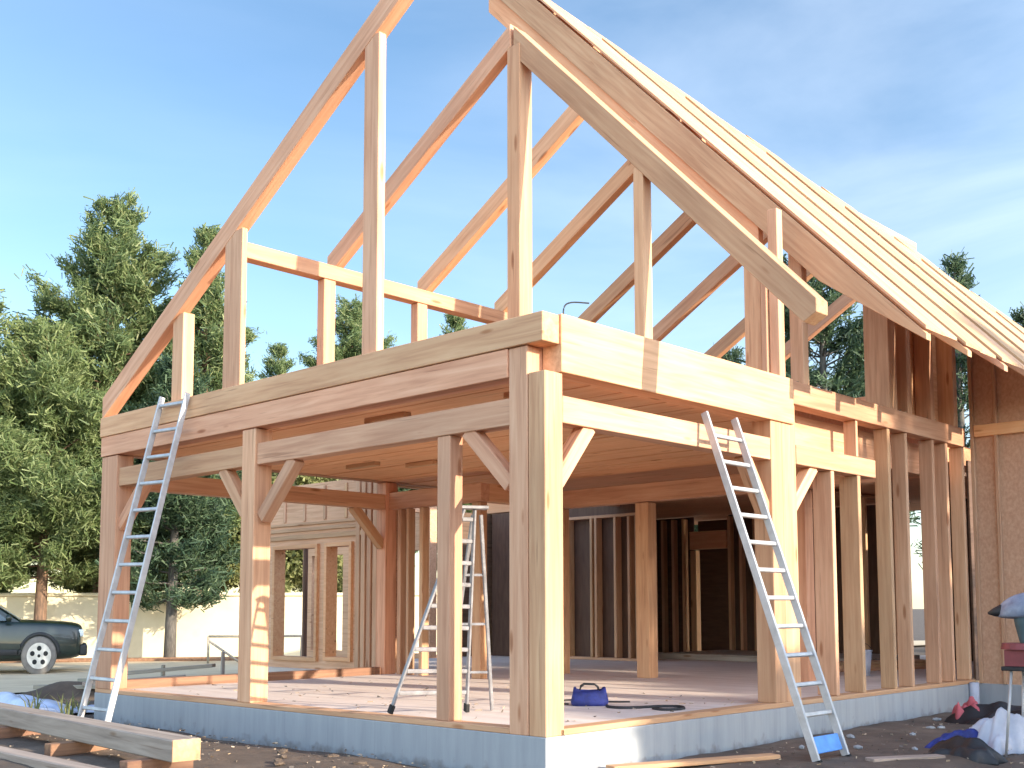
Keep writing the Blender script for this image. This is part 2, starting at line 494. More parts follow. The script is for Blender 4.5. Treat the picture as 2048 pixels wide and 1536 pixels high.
# foundation walls, floor and sill
bm = bmesh.new()
add_box(bm, ((DX) / 2, 0.1, -0.30), (-DX, 0.2, 0.6))
add_box(bm, (-0.1, (0.2 + DY) / 2, -0.30), (0.2, DY - 0.2, 0.6))
add_box(bm, (DX + 0.1, (0.2 + 4.0) / 2, -0.30), (0.2, 3.8, 0.6))
add_box(bm, (1.75, DY + 0.1, -0.30), (3.5, 0.2, 0.6))
add_box(bm, (-0.1, DY + 0.1, -0.302), (0.2, 0.2, 0.594))
bevel(bm, 0.006)
bm_obj('foundation', bm, M['concrete'], H)
bm = bmesh.new()
add_box(bm, ((DX + 0.2 - 0.2) / 2, (0.2 + 14) / 2, -0.09), (-DX - 0.4, 13.8, 0.24))
add_box(bm, (-8.15, 9.0, -0.09), (3.28, 10, 0.236))
bm_obj('floor', bm, M['floor'], H)
block('sill_plate', H, DX, -0.36, 0.004, 0.16, 0.001, 0.045, 'roofboard')
block('sill_plate', H, -0.16, -0.004, 0.16, DY, 0.001, 0.045, 'roofboard')
block('sill_plate', H, DX + 0.01, DX + 0.15, 0.21, 3.88, 0.001, 0.125, 'brownwood', label='dark brown sill board along the open side of the porch')

# main posts of the gable face
cp = post(H, -0.36, -0.175, 0.004, 0.19, 0.0, 2.80, 'fir')
post(H, -0.168, -0.004, 0.008, 0.20, 0.0, 2.595, 'fir')
post(H, -3.86, -3.645, 0.0, 0.19, 0.045, 2.575, 'fir')
post(H, DX + 0.01, DX + 0.36, 0.0, 0.19, 0.045, 2.575, 'fir')
post(H, -1.165, -1.02, 0.03, 0.17, 0.045, 2.232, 'fir')
# side posts
post(H, -0.20, -0.004, 3.06, 3.245, 0.045, 2.795, 'fir')
post(H, -0.20, -0.006, 3.25, 3.50, 0.045, 2.795, 'fir')
post(H, DX + 0.01, DX + 0.2, 3.9, 4.09, 0.0, 2.6, 'fir')
# beams, gable side (double rim on top, tie beam below)
block('rim_beam', H, DX - 0.02, 0.0, -0.02, 0.16, 2.805, 3.02, 'fir')
block('rim_beam', H, DX - 0.01, -0.365, -0.008, 0.165, 2.585, 2.80, 'fir')
block('beam', H, DX + 0.37, -3.865, 0.02, 0.165, 2.235, 2.435, 'fir')
block('beam', H, -3.64, -0.365, 0.02, 0.165, 2.235, 2.435, 'fir')
# beams, long side
block('rim_beam', H, -0.17, 0.02, 0.165, 3.44, 2.60, 3.03, 'fir')
block('rim_beam', H, -0.16, 0.012, 3.445, 7.45, 2.80, 3.02, 'fir')
block('beam', H, -0.165, -0.008, 0.205, 3.055, 2.235, 2.435, 'fir')
block('beam', H, -0.165, -0.002, 3.505, 5.12, 2.235, 2.42, 'fir')
# left side and back beams of the porch
block('rim_beam', H, DX + 0.005, DX + 0.165, 0.17, 9.0, 2.605, 3.02, 'fir')
block('beam', H, DX + 0.03, DX + 0.19, 0.17, 3.9, 2.235, 2.435, 'fir')
block('beam', H, DX + 0.2, -4.68, 3.95, 4.1, 2.235, 2.46, 'fir')
block('beam', H, -4.86, -4.68, 4.102, 5.42, 2.235, 2.46, 'fir')
block('beam', H, -4.87, -0.17, 5.44, 5.6, 2.232, 2.46, 'fir')
# knee braces
def brace_x(x0, z0, x1, z1, y=0.09, s=0.12, t=0.11):
    timber('knee_brace', H, (x0, y, z0), (x1, y, z1), t, s, 'fir', (0, 0, 1))
def brace_y(y0, z0, y1, z1, x=-0.09, s=0.12, t=0.11):
    timber('knee_brace', H, (x, y0, z0), (x, y1, z1), t, s, 'fir', (0, 0, 1))
brace_x(-0.39, 1.80, -0.85, 2.25)
brace_x(-3.61, 1.74, -3.10, 2.25)
brace_x(-3.88, 1.80, -4.28, 2.25)
brace_x(-6.31, 1.80, -5.80, 2.26)
brace_y(0.19, 1.80, 0.56, 2.25)
brace_y(3.07, 1.74, 2.70, 2.25)
brace_y(3.49, 1.82, 3.92, 2.25)
brace_y(3.92, 1.74, 3.42, 2.25, x=DX + 0.1)
# upper floor: boarded ceiling below, deck above
bm = bmesh.new()
y = 0.17
while y < 5.4:
    w = 0.185
    x0 = DX + 0.19
    x1 = -0.18 if y + w < 3.4 else -0.31
    add_box(bm, ((x0 + x1) / 2, y + w / 2, 2.63 + random.uniform(-0.004, 0.004)), (x1 - x0, w, 0.03))
    y += w + 0.012
bm_obj('ceiling', bm, M['board'], H)
bm = bmesh.new()
add_box(bm, ((DX + 0.17 - 0.32) / 2, (0.17 + 9) / 2, 2.80), (-DX - 0.49, 8.83, 0.24))
add_box(bm, (-5.3, 11.7, 2.80), (9.0, 5.2, 0.236))
bm_obj('upper_floor', bm, M['board'], H)
for x, y, L, ax in ((-3.9, 1.2, 0.5, 1), (-5.2, 2.5, 0.55, 1), (-4.6, 2.9, 0.5, 1), (-3.4, 3.3, 0.25, 1), (-0.8, 0.55, 0.22, 0), (-1.6, 2.6, 0.5, 1), (-2.4, 0.55, 0.55, 1)):
    block('ceiling_strip', H, x - L / 2, x + L / 2, y - 0.045, y + 0.045, 2.565, 2.613, 'roofboard')  # short pale strips set under the ceiling boards

# ---- roof planes: left  z = LA + LM*x   right  z = RA + RM*x (upper faces)
LA, LM = 7.234, 0.5884
RA, RM = 4.60, -1.04
RX = (RA - LA) / (LM - RM)      # ridge
RZ = LA + LM * RX
def lz(x): return LA + LM * x
def rz(x): return RA + RM * x
def rafter_left(y0, y1, xb, depth, foot):
    v = depth / math.cos(math.atan(LM))
    if foot == 'rim':        # level cut resting on the rim beam
        xa = -6.745
        poly = [(xa, 3.022), (xa, lz(xa)), (xb, lz(xb)), (xb, lz(xb) - v)]
    else:
        xa = -4.36
        zb = lz(-4.22) - v
        poly = [(xa, lz(xa)), (xb, lz(xb)), (xb, lz(xb) - v), (-4.22, zb), (xa, zb)]
    return prism('rafter', H, poly, y0, y1, (1, LM), 'fir')
def rafter_right(y0, y1, xt, xe, depth, mat='fir', taper=True):
    v = depth / math.cos(math.atan(RM))
    if taper:
        poly = [(xt, rz(xt)), (xe, rz(xe)), (xe, rz(xe) - 0.06), (0.25, rz(0.25) - v), (xt, rz(xt) - v)]
    else:
        poly = [(xt, rz(xt)), (xe, rz(xe)), (xe, rz(xe) - 0.10), (xe - 0.11, rz(xe - 0.11) - v), (xt, rz(xt) - v)]
    return prism('rafter', H, poly, y0, y1, (1, RM), mat)
YL = [0.03, 1.32, 2.60, 3.86, 5.31, 6.74, 8.24]
rafter_left(YL[0], YL[0] + 0.13, RX + 0.02, 0.21, 'rim')
for y in YL[1:]:
    rafter_left(y, y + 0.11, RX - (0.0 if y < 2 else 0.24 if y < 3 else 0.02), 0.19, 'plate')
v = 0.27 / math.cos(math.atan(RM)) + 0.003
v2 = v + 0.30
prism('rafter', H, [(-4.2, rz(-4.2) - v), (-0.42, rz(-0.42) - v), (-0.42, rz(-0.42) - v2), (-4.2, rz(-4.2) - v2)], 3.60, 3.69, (1, RM), 'board')
rafter_left(9.7, 9.81, RX - 0.02, 0.19, 'plate')
# frame above the front gable and second frame
rafter_right(1.33, 1.50, RX + 0.03, 1.43, 0.19, 'fir', False)
def upost(x0, x1, y0, y1, z1, mat='fir'):
    post(H, x0, x1, y0, y1, 3.025, z1, mat)
upost(-2.13, -1.93, 0.035, 0.115, lz(-2.05) - 0.20)
upost(-4.29, -3.985, 0.035, 0.095, lz(-4.1) - 0.235)
upost(-5.30, -5.09, 0.06, 0.19, lz(-5.2) - 0.22)
upost(-1.66, -1.50, 1.32, 1.49, 6.06)
upost(-0.22, -0.12, 1.335, 1.455, rz(-0.12) - 0.20)
for y0 in (1.17, 2.47, 3.74, 5.2, 6.66, 8.16):
    upost(-4.32, -4.20, y0, y0 + 0.15, 4.368)
block('wall_plate', H, -4.335, -4.185, 0.20, 9.9, 4.37, lz(-4.22) - 0.19 / math.cos(math.atan(LM)) - 0.002, 'fir')
timber('ridge_beam', H, (RX - 0.02, 3.7, RZ - 0.16), (RX - 0.02, 9.9, RZ - 0.16), 0.1, 0.26, 'fir')

# main roof: rafters and wide boards run from the eave up to the diagonal hip
def hip_x(y): return -4.5 if y < 3.75 else -3.6 if y < 4.0 else -3.6 + (y - 4.0) * 0.62 if y < 8.6 else -0.75 + (y - 8.6) * 0.85
yy = [3.56, 4.46, 5.36, 6.26, 7.16, 8.06, 8.96, 9.86, 10.7]
for i, y in enumerate(yy):
    xt = hip_x(y) + 0.12
    rafter_right(y, y + 0.09, xt, 1.27, 0.27 if i == 0 else 0.22, 'fir')
for i in range(len(yy) - 1):
    y0, y1 = yy[i] + 0.005, yy[i + 1] - 0.05
    nst = 2
    for k in range(nst):
        a = y0 + (y1 - y0) * k / nst
        b = y0 + (y1 - y0) * (k + 1) / nst - 0.022
        xa0, xa1 = hip_x(a), hip_x(b)
        lift = 0.004 + random.uniform(0, 0.018) + (0.02 if k == 0 else 0)
        xe = 1.27 - random.uniform(0.0, 0.03) - (0.05 if k else 0)
        th = 0.03
        bm = bmesh.new()
        vs = []
        for (x, yv) in ((xa0, a), (xa1, b), (xe, b), (xe, a)):
            vs.append((x, yv, rz(x) + lift))
        X = Vector((1, 0, RM)).normalized(); Yv = Vector((0, 1, 0)); Z = X.cross(Yv)
        mw = Matrix.Translation(Vector((0, a, RA))) @ Matrix((X, Yv, Z)).transposed().to_4x4()
        inv = mw.inverted()
        up = [bm.verts.new(inv @ (Vector(v) + Vector((0, 0, th)))) for v in vs]
        dn = [bm.verts.new(inv @ Vector(v)) for v in vs]
        bm.faces.new(up); bm.faces.new(dn[::-1])
        for q in range(4):
            r = (q + 1) % 4
            bm.faces.new((up[q], dn[q], dn[r], up[r]))
        bm_obj('roof_board', bm, M['roofboard'], H, mw)
timber('hip_rafter', H, (-3.65, 3.7, rz(-3.65) - 0.1), (1.1, 10.9, rz(1.1) - 0.1), 0.09, 0.25, 'fir')

# studs of the long side
for y0, y1 in ():
    pass
for ys in (4.21, 4.76, 5.46, 5.88, 6.58, 6.95, 7.42):
    zt = 2.232 if ys < 5.0 else 2.797
    post(H, -0.17 if ys > 5 else -0.22, -0.01, ys - 0.03, ys + 0.032, 0.046, zt, 'stud', 'stud')
block('rim_board', H, -0.30, -0.275, 3.46, 7.45, 2.44, 2.795, 'fir')
block('blocking', H, -0.15, -0.01, 4.72, 4.76, 2.424, 2.797, 'stud')
# upper studs of the long side, up to the roof
for ys, x0 in ((3.30, -0.06), (3.74, -0.10), (5.60, -0.24), (6.0, -0.12), (6.6, -0.14), (7.25, -0.16)):
    w = 0.09 if ys == 5.60 else 0.05
    post(H, x0 - 0.05, -0.005, ys - w, ys + w, 3.022, rz(x0) - (0.02 if ys < 3.5 else 0.36), 'stud', 'stud')
post(H, -0.36, -0.18, 3.22, 3.34, 3.022, 4.16, 'fir')
post(H, -0.178, -0.115, 3.215, 3.36, 3.022, 4.2, 'fir')
block('wall_board', H, -0.22, -0.20, 5.72, 7.5, 3.025, 4.3, 'roofboard')
block('beam', H, -1.6, -0.30, 5.62, 5.70, 3.06, 3.21, 'fir')

# main house front wall right of the corner (boards with studs in front)
X0, X1 = 0.03, 1.22
bm = bmesh.new()
pts = [(X0, 0.0), (X1, 0.0), (X1, rz(X1) - 0.26), (X0, rz(X0) - 0.26)]
a = [bm.verts.new((x, DY + 0.03, z)) for x, z in pts]
b = [bm.verts.new((x, DY + 0.06, z)) for x, z in pts]
bm.faces.new(a); bm.faces.new(b[::-1])
for q in range(4):
    r = (q + 1) % 4
    bm.faces.new((a[q], b[q], b[r], a[r]))
bm_obj('wall_board', bm, M['osb'], H)
for xs in (0.06, 0.34, 0.78, 1.16):
    post(H, xs - 0.022, xs + 0.022, DY - 0.02, DY + 0.028, 0.002, rz(xs) - 0.3, 'stud', 'stud')
block('blocking', H, 0.09, 1.13, DY - 0.03, DY + 0.026, 2.92, 3.06, 'board')

# ---- interior behind the porch
for xs, w in ((-6.30, 0.07), (-6.13, 0.05), (-5.86, 0.07), (-4.82, 0.16)):
    post(H, xs - w / 2, xs + w / 2, 4.0, 4.12, 0.03, 2.232, 'stud' if w < 0.1 else 'fir', 'stud' if w < 0.1 else 'post')
post(H, -3.42, -3.22, 5.44, 5.62, 0.03, 2.22, 'fir')
post(H, -4.86, -4.68, 5.44, 5.62, 0.03, 2.23, 'fir')
post(H, -1.22, -1.02, 5.44, 5.62, 0.03, 2.22, 'fir')
for xs in (-8.2, -7.89, -7.58, -7.05, -6.95, -6.53, -6.24, -6.08):
    post(H, xs - 0.026, xs + 0.026, 8.88, 9.04, 0.075, 2.42, 'stud', 'stud')
block('wall_plate', H, -8.0, -6.0, 8.9, 9.04, 0.03, 0.074, 'stud')
block('wall_plate', H, -8.0, -6.0, 8.9, 9.04, 2.421, 2.47, 'stud')
block('wall_board', H, -9.6, -6.0, 9.06, 9.08, 0.03, 2.66, 'shadeply', 0)
for xs in (-8.75, -8.5, -8.25, -8.0, -7.75, -7.5):
    post(H, xs - 0.03, xs + 0.03, 12.2, 12.34, 0.03, 2.62, 'stud', 'stud')
for xs in (-6.45, -6.2, -5.9, -5.6, -5.0, -4.4, -3.8, -3.2, -2.6, -2.0, -1.4, -0.8):
    post(H, xs - 0.03, xs + 0.03, 12.2, 12.34, 0.03, 2.62, 'stud', 'stud')
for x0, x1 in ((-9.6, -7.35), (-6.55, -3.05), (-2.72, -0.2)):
    block('wall_board', H, x0, x1, 12.36, 12.38, 0.03, 2.66, 'shadeply', 0)
post(H, -7.33, -7.2, 12.2, 12.34, 0.03, 2.0, 'roofboard', 'door_post')
block('door_header', H, -7.33, -6.5, 12.18, 12.34, 2.02, 2.36, 'board')
block('wall_board', H, -7.9, -6.0, 13.3, 13.32, 0.03, 2.66, 'shadeply', 0)  # shade-coloured board added behind the doorway so the opening reads black
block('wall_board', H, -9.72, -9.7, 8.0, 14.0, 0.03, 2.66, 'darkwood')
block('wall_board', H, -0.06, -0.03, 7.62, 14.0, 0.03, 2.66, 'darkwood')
for ys in (8.2, 9.4, 10.6, 11.8):
    post(H, -3.0, -2.86, ys - 0.03, ys + 0.03, 0.03, 2.62, 'stud', 'stud')
block('wall_plate', H, -3.01, -2.85, 8.0, 12.2, 2.62, 2.66, 'stud')
block('floor_step', H, -6.4, -2.6, 9.9, 11.8, 0.031, 0.13, 'oldwood')

# ---- low wing with two window openings, left of the porch
WY = 4.12
def hole_wall(parent, name, x0, x1, z0, z1, y0, y1, holes, mat):
    """wall with rectangular openings, built of butted blocks; holes [(xa,xb,za,zb)]"""
    bm = bmesh.new()
    xs = sorted({x0, x1, *[h[0] for h in holes], *[h[1] for h in holes]})
    for a, b in zip(xs, xs[1:]):
        zz = [z0]
        for h in holes:
            if h[0] <= a and h[1] >= b: zz += [h[2], h[3]]
        zz.append(z1)
        for k in range(0, len(zz), 2):
            if zz[k + 1] - zz[k] > 1e-4:
                add_box(bm, ((a + b) / 2, (y0 + y1) / 2, (zz[k] + zz[k + 1]) / 2), (b - a, y1 - y0, zz[k + 1] - zz[k]))
    bmesh.ops.remove_doubles(bm, verts=bm.verts, dist=1e-5)
    return bm_obj(name, bm, M[mat], parent)
holes = [(-9.35, -8.22, 0.14, 1.85), (-8.05, -7.42, 0.16, 1.85)]
ww = hole_wall(H, 'wing_wall', -9.9, DX + 0.0, -0.3, 2.75, WY, WY + 0.16, holes, 'stud')
for (a, b, c, d) in holes:
    bm = bmesh.new()
    t = 0.055
    add_box(bm, (a + t / 2, WY + 0.05, (c + d) / 2), (t, 0.2, d - c))
    add_box(bm, (b - t / 2, WY + 0.05, (c + d) / 2), (t, 0.2, d - c))
    add_box(bm, ((a + b) / 2, WY + 0.05, d - t / 2), (b - a - 2 * t, 0.196, t))
    add_box(bm, ((a + b) / 2, WY + 0.05, c + t / 2), (b - a - 2 * t, 0.196, t))
    bm_obj('window_frame', bm, M['board'], ww)
for z, t in ((1.93, 0.07), (2.05, 0.05), (2.14, 0.04)):
    block('trim_board', ww, -9.88, DX - 0.55, WY - 0.03, WY - 0.002, z, z + t, 'stud')
for xs in (-6.78, -6.92, -7.05, -7.18, -7.3):
    post(ww, xs - 0.045, xs + 0.045, WY - 0.035, WY - 0.003, 0.02, 2.7, 'stud', 'stud')
for xs in (-9.6, -9.1, -8.6, -8.1, -7.6):
    post(ww, xs - 0.03, xs + 0.03, WY - 0.02, WY - 0.002, 2.2, 2.7, 'stud', 'stud')
hole_wall(H, 'wing_wall', -13.5, -9.7, -0.3, 2.75, 7.6, 7.76, [(-13.2, -12.2, 0.1, 1.95), (-11.95, -11.0, 0.1, 1.95), (-10.8, -9.95, 0.1, 1.95)], 'stud')
post(H, -10.2, -10.06, 5.6, 5.72, -0.25, 2.7, 'stud', 'stud')
post(H, -9.86, -9.8, 5.0, 5.06, -0.25, 2.7, 'darkwood', 'stud')
block('wall_plate', H, -9.9, -9.76, WY + 0.17, 7.59, 2.6, 2.74, 'stud')
block('wall_plate', H, DX - 0.2, DX - 0.06, WY + 0.17, 7.9, 2.6, 2.74, 'stud')

# ------------------------------------------------------------------ ladders
def ladder(name, label, BL, TL, BR, TR, rungs, rail=(0.028, 0.075), cat='ladder', feet=True, r0=0.05, r1=0.97, mat='alu'):
    BL, TL, BR, TR = map(Vector, (BL, TL, BR, TR))
    base = (BL + BR) / 2
    root = empty(name, base, label, cat)
    side = (BR - BL).normalized()
    nrm = (TL - BL).cross(side).normalized()
    for A, B in ((BL, TL), (BR, TR)):
        o = timber('rail', root, A, B, rail[1], rail[0], mat, side, 0.004)
        if feet:
            bm = bmesh.new()
            add_box(bm, (0.02, 0, 0), (0.07, rail[1] + 0.014, rail[0] + 0.014))
            bevel(bm, 0.004)
            d = Matrix.Translation(A) @ frame(A, B, side)
            bm_obj('rubber_foot', bm, M['rubber'], o, d)
    for k in range(rungs):
        t = r0 + (r1 - r0) * k / (rungs - 1)
        a = BL.lerp(TL, t); b = BR.lerp(TR, t)
        d = (b - a).normalized()
        timber('rung', root, a + d * rail[0] * 0.5, b - d * rail[0] * 0.5, 0.034, 0.03, mat, nrm, 0.006)
    return root
ladder('extension_ladder', 'long aluminium ladder leaning on the gable beam, left end of the porch',
       (-5.20, -0.86, -0.19), (-5.27, -0.055, 3.07), (-4.66, -0.86, -0.19), (-4.77, -0.055, 3.05), 12, rail=(0.024, 0.06))
lr = ladder('extension_ladder', 'aluminium ladder with blue bottom plate leaning on the long side beam',
            (1.04, 1.90, -0.31), (0.045, 1.93, 2.52), (1.04, 2.36, -0.31), (0.045, 2.38, 2.52), 11, rail=(0.025, 0.065), r0=0.135, r1=0.93)
bm = bmesh.new()
add_box(bm, (0, 0, 0), (0.13, 0.40, 0.02))
bevel(bm, 0.004)
bp = bm_obj('plate', bm, M['bluealu'], lr, Matrix.Translation((0.985, 2.13, -0.15)) @ frame(Vector((1.04, 2.13, -0.31)), Vector((0.045, 2.13, 2.52)), Vector((1, 0, 0.35))))
bp['label'] = 'bright blue plate between the lowest rungs'
sl_ = ladder('step_ladder', 'narrow grey step ladder standing behind the slim porch post',
             (-1.74, 0.06, 0.075), (-1.29, 0.44, 1.70), (-1.55, 0.72, 0.055), (-1.25, 0.52, 1.70), 9, rail=(0.02, 0.04), r0=0.09, r1=0.95, mat='oldalu')
LA1, LB1 = Vector((-1.82, 0.74, 0.035)), Vector((-1.30, 0.55, 1.66))
LA2, LB2 = Vector((-1.55, 1.02, 0.035)), Vector((-1.26, 0.60, 1.66))
for A, B in ((LA1, LB1), (LA2, LB2)):
    timber('rear_leg', sl_, A, B, 0.035, 0.02, 'oldalu', (1, 0, 0), 0.004)
for t in (0.2, 0.45, 0.7):
    timber('brace', sl_, LA1.lerp(LB1, t), LA2.lerp(LB2, t), 0.02, 0.02, 'oldalu', (0, 0, 1), 0)
timber('top_cap', sl_, (-1.33, 0.44, 1.715), (-1.2, 0.62, 1.715), 0.12, 0.028, 'oldalu', (0, 0, 1), 0.005)

# ------------------------------------------------------------------ tools and clutter on the porch floor
FZ = 0.031
def rbox(name, parent, c, s, mat, bev=0.01, rz=0.0, seg=2, label=None):
    bm = bmesh.new()
    add_box(bm, (0, 0, 0), s)
    bevel(bm, bev, seg)
    o = bm_obj(name, bm, M[mat], parent, Matrix.Translation(c) @ Matrix.Rotation(rz, 4, 'Z'))
    if label: o['label'] = label
    return o
tb = empty('tool_bag', (-1.25, 1.95, FZ), 'dark blue open tool bag on the porch floor behind the corner post', 'tool bag', rz=0.75)
bm = bmesh.new()
n = 20
ring = []
for j, (z, sx, sy) in enumerate(((0, 0.16, 0.095), (0.03, 0.17, 0.1), (0.10, 0.155, 0.085), (0.15, 0.135, 0.06), (0.13, 0.12, 0.05), (0.05, 0.13, 0.07))):
    row = []
    for i in range(n):
        t = 2 * math.pi * i / n
        cx, cy = math.copysign(abs(math.cos(t)) ** 0.5, math.cos(t)), math.copysign(abs(math.sin(t)) ** 0.5, math.sin(t))
        wob = 0.012 * math.sin(5 * t + j) if j in (3, 4) else 0.004 * math.sin(3 * t + j)
        row.append(bm.verts.new((cx * (sx + wob), cy * (sy + wob), z + (0.015 * math.cos(2 * t) if 2 < j < 5 else 0))))
    ring.append(row)
for a, b in zip(ring, ring[1:]):
    for k in range(n): bm.faces.new((a[k], a[(k + 1) % n], b[(k + 1) % n], b[k]))
bm.faces.new(ring[0][::-1]); bm.faces.new(ring[-1])
mwb = Matrix.Translation((-1.25, 1.95, FZ)) @ Matrix.Rotation(0.75, 4, 'Z')
bm_obj('bag_body', bm, M['bluebag'], tb, mwb, True)
for sgn in (-1, 1):
    bm = bmesh.new()
    tube(bm, [(-0.085, sgn * 0.05, 0.13), (-0.075, sgn * 0.05, 0.17), (-0.045, sgn * 0.045, 0.19), (0.045, sgn * 0.045, 0.187), (0.075, sgn * 0.05, 0.165), (0.085, sgn * 0.05, 0.13)], 0.009, 6)
    bm_obj('handle', bm, M['black'], tb, mwb, True)
def cable(name, pts, rad, mat, label, cat, sub=6):
    P = [Vector(p) for p in pts]
    out = []
    for i in range(len(P) - 1):
        p0, p1, p2, p3 = P[max(i - 1, 0)], P[i], P[i + 1], P[min(i + 2, len(P) - 1)]
        for k in range(sub):
            t = k / sub
            out.append(0.5 * ((2 * p1) + (p2 - p0) * t + (2 * p0 - 5 * p1 + 4 * p2 - p3) * t * t + (3 * p1 - p0 - 3 * p2 + p3) * t ** 3))
    out.append(P[-1])
    bm = bmesh.new()
    tube(bm, out, rad, 7)
    return tag(bm_obj(name, bm, M[mat], None, None, True), label, cat)
z = FZ + 0.008
cable('loose_cord', [(-1.42, 1.86, z), (-1.58, 1.86, z), (-1.72, 1.98, z), (-1.72, 2.2, z), (-1.5, 2.34, z), (-1.32, 2.3, z), (-1.16, 2.42, z)], 0.008, 'black', 'thin dark cord looped on the floor beside the blue tool bag', 'cord')
cable('strap', [(-1.05, 1.95, z), (-0.95, 1.86, z), (-0.82, 1.86, z), (-0.72, 1.98, z), (-0.66, 2.16, z), (-0.52, 2.28, z), (-0.4, 2.2, z), (-0.36, 2.05, z), (-0.44, 1.95, z), (-0.58, 2.0, z)], 0.014, 'black', 'thick black strap lying on the floor near the long side sill', 'strap')

# interior clutter seen through the studs
def plank_stack(x, y, z, L, rz, n, mat, label, cat='planks'):
    r = empty('plank_stack', (x, y, z), label, cat, rz=rz)
    mw0 = Matrix.Translation((x, y, z)) @ Matrix.Rotation(rz, 4, 'Z')
    for k in range(n):
        A = mw0 @ Vector((-L / 2 + 0.1 * random.random(), (k % 2) * 0.17 - 0.08, 0.02 + 0.042 * (k // 2)))
        B = mw0 @ Vector((L / 2 - 0.15 * random.random(), (k % 2) * 0.17 - 0.085, 0.02 + 0.042 * (k // 2)))
        timber('plank', r, A, B, 0.15, 0.04, mat)
    return r
plank_stack(-2.0, 8.9, FZ, 2.0, 1.2, 6, 'stud', 'short stack of pale planks on the dark interior floor')
bk = empty('bucket', (-1.5, 7.6, FZ), 'pale bucket on the floor inside the dark room', 'bucket')
bm = bmesh.new()
tube(bm, [(0, 0, 0), (0, 0, 0.3)], [0.115, 0.145], 16)
bm_obj('bucket_body', bm, M['white'], bk, Matrix.Translation((-1.5, 7.6, FZ)), True)
bm = bmesh.new()
tube(bm, [(0, 0, 0.301), (0, 0, 0.325)], [0.152, 0.152], 16)
bm_obj('rim', bm, M['white'], bk, Matrix.Translation((-1.5, 7.6, FZ)), True)
bm = bmesh.new()
tube(bm, [(0.15 * math.cos(t), 0.02, 0.3 + 0.12 * math.sin(t)) for t in np.linspace(0, math.pi, 9)], 0.004, 5)
bm_obj('handle', bm, M['black'], bk, Matrix.Translation((-1.5, 7.6, FZ)), True)

# ------------------------------------------------------------------ timbers and debris in front
t1 = timber('heavy_timber', None, (-6.4, -1.52, -0.02), (-1.42, -1.93, -0.02), 0.20, 0.145, 'oldwood', bev=0.008)
tag(t1, 'long grey squared timber on blocks in front of the porch', 'timber')
bm = bmesh.new(); add_box(bm, (0, 0, 0), (0.012, 0.192, 0.137))
e1 = bm_obj('cut_end', bm, M['roofboard'], t1, Matrix.Translation(Vector((-1.42, -1.93, -0.02)) + (Vector((-1.42, -1.93, 0)) - Vector((-6.4, -1.52, 0))).normalized() * 0.004) @ Matrix.Rotation(math.atan2(-0.41, 4.98), 4, 'Z'))
e1['label'] = 'fresh pale sawn end'
t2 = timber('heavy_timber', None, (-5.6, -2.30, -0.17), (-1.2, -2.40, -0.17), 0.14, 0.10, 'oldwood', bev=0.008)
tag(t2, 'lower blue grey timber lying on the soil, partly under the long grey one', 'timber')
for i, (x, y) in enumerate(((-4.6, -1.7), (-3.1, -1.8), (-1.75, -1.9))):
    b = timber('support_block', None, (x - 0.05, y + 0.22, -0.145), (x - 0.02, y - 0.28, -0.145), 0.1, 0.095, 'brownwood')
    tag(b, ['support block under the far left length of the grey timber', 'support block under the middle of the grey timber', 'support block under the pale cut end of the grey timber'][i], 'block', 'support blocks under the timber')
    b.location.z += 0.0
def soft_sheet(name, cx, cy, z, lx, ly, h, rz, mat, label, cat, seed=1, nx=34, ny=24):
    rs = np.random.RandomState(seed)
    ph = rs.rand(8) * 6.28
    mw = Matrix.Translation((cx, cy, z)) @ Matrix.Rotation(rz, 4, 'Z')
    vs = []
    for j in range(ny):
        for i in range(nx):
            u, v = i / (nx - 1) * 2 - 1, j / (ny - 1) * 2 - 1
            r = max(abs(u), abs(v))
            e = max(0, 1 - r ** 3)
            edge = 1 + 0.12 * math.sin(5 * math.atan2(v, u) + ph[0]) + 0.07 * math.sin(11 * math.atan2(v, u) + ph[1])
            f = (0.45 + 0.3 * math.sin(3.3 * u + ph[2] + 2 * v) + 0.25 * math.sin(7.1 * v + 4.2 * u + ph[3]) + 0.07 * math.sin(8 * u - 6 * v + ph[4]))
            vs.append((u * lx / 2 * edge, v * ly / 2 * edge, h * e ** 0.6 * max(0.15, f + 0.35)))
    ii = np.arange(len(vs)).reshape(ny, nx)
    top = np.stack([ii[:-1, :-1], ii[:-1, 1:], ii[1:, 1:], ii[1:, :-1]], -1).reshape(-1, 4)
    vb = [(x, y, -0.01) for x, y, _ in vs]
    bot = (top + len(vs))[:, ::-1]
    rim = []
    loop = list(ii[0, :]) + list(ii[1:, -1]) + list(ii[-1, -2::-1]) + list(ii[-2:0:-1, 0])
    for p, q in zip(loop, loop[1:] + loop[:1]): rim.append((q, p, p + len(vs), q + len(vs)))
    me = npmesh(name, vs + vb, np.concatenate([top, bot, np.array(rim)]))
    return tag(link(name, me, M[mat], None, mw, True), label, cat)
soft_sheet('plastic_sheet', -8.2, -0.25, -0.25, 2.2, 0.8, 0.15, 0.12, 'sheet', 'crumpled bluish white plastic sheet on the soil left of the ladder', 'plastic sheet', 3)
soft_sheet('black_tarp', 1.0, 5.75, -0.29, 0.85, 0.7, 0.17, 0.9, 'black', 'black tarp heap on the ground near the white pipe', 'tarp', 5)
soft_sheet('red_cloth', 0.62, 5.72, -0.24, 0.26, 0.24, 0.17, 0.4, 'red', 'pinkish red cloth lying on the black tarp', 'cloth', 8, 24, 20)
soft_sheet('white_sack', 1.75, 3.75, -0.29, 0.5, 0.36, 0.26, 1.0, 'white', 'crumpled white sack at the right by the thin stand leg', 'sack', 11, 26, 22)
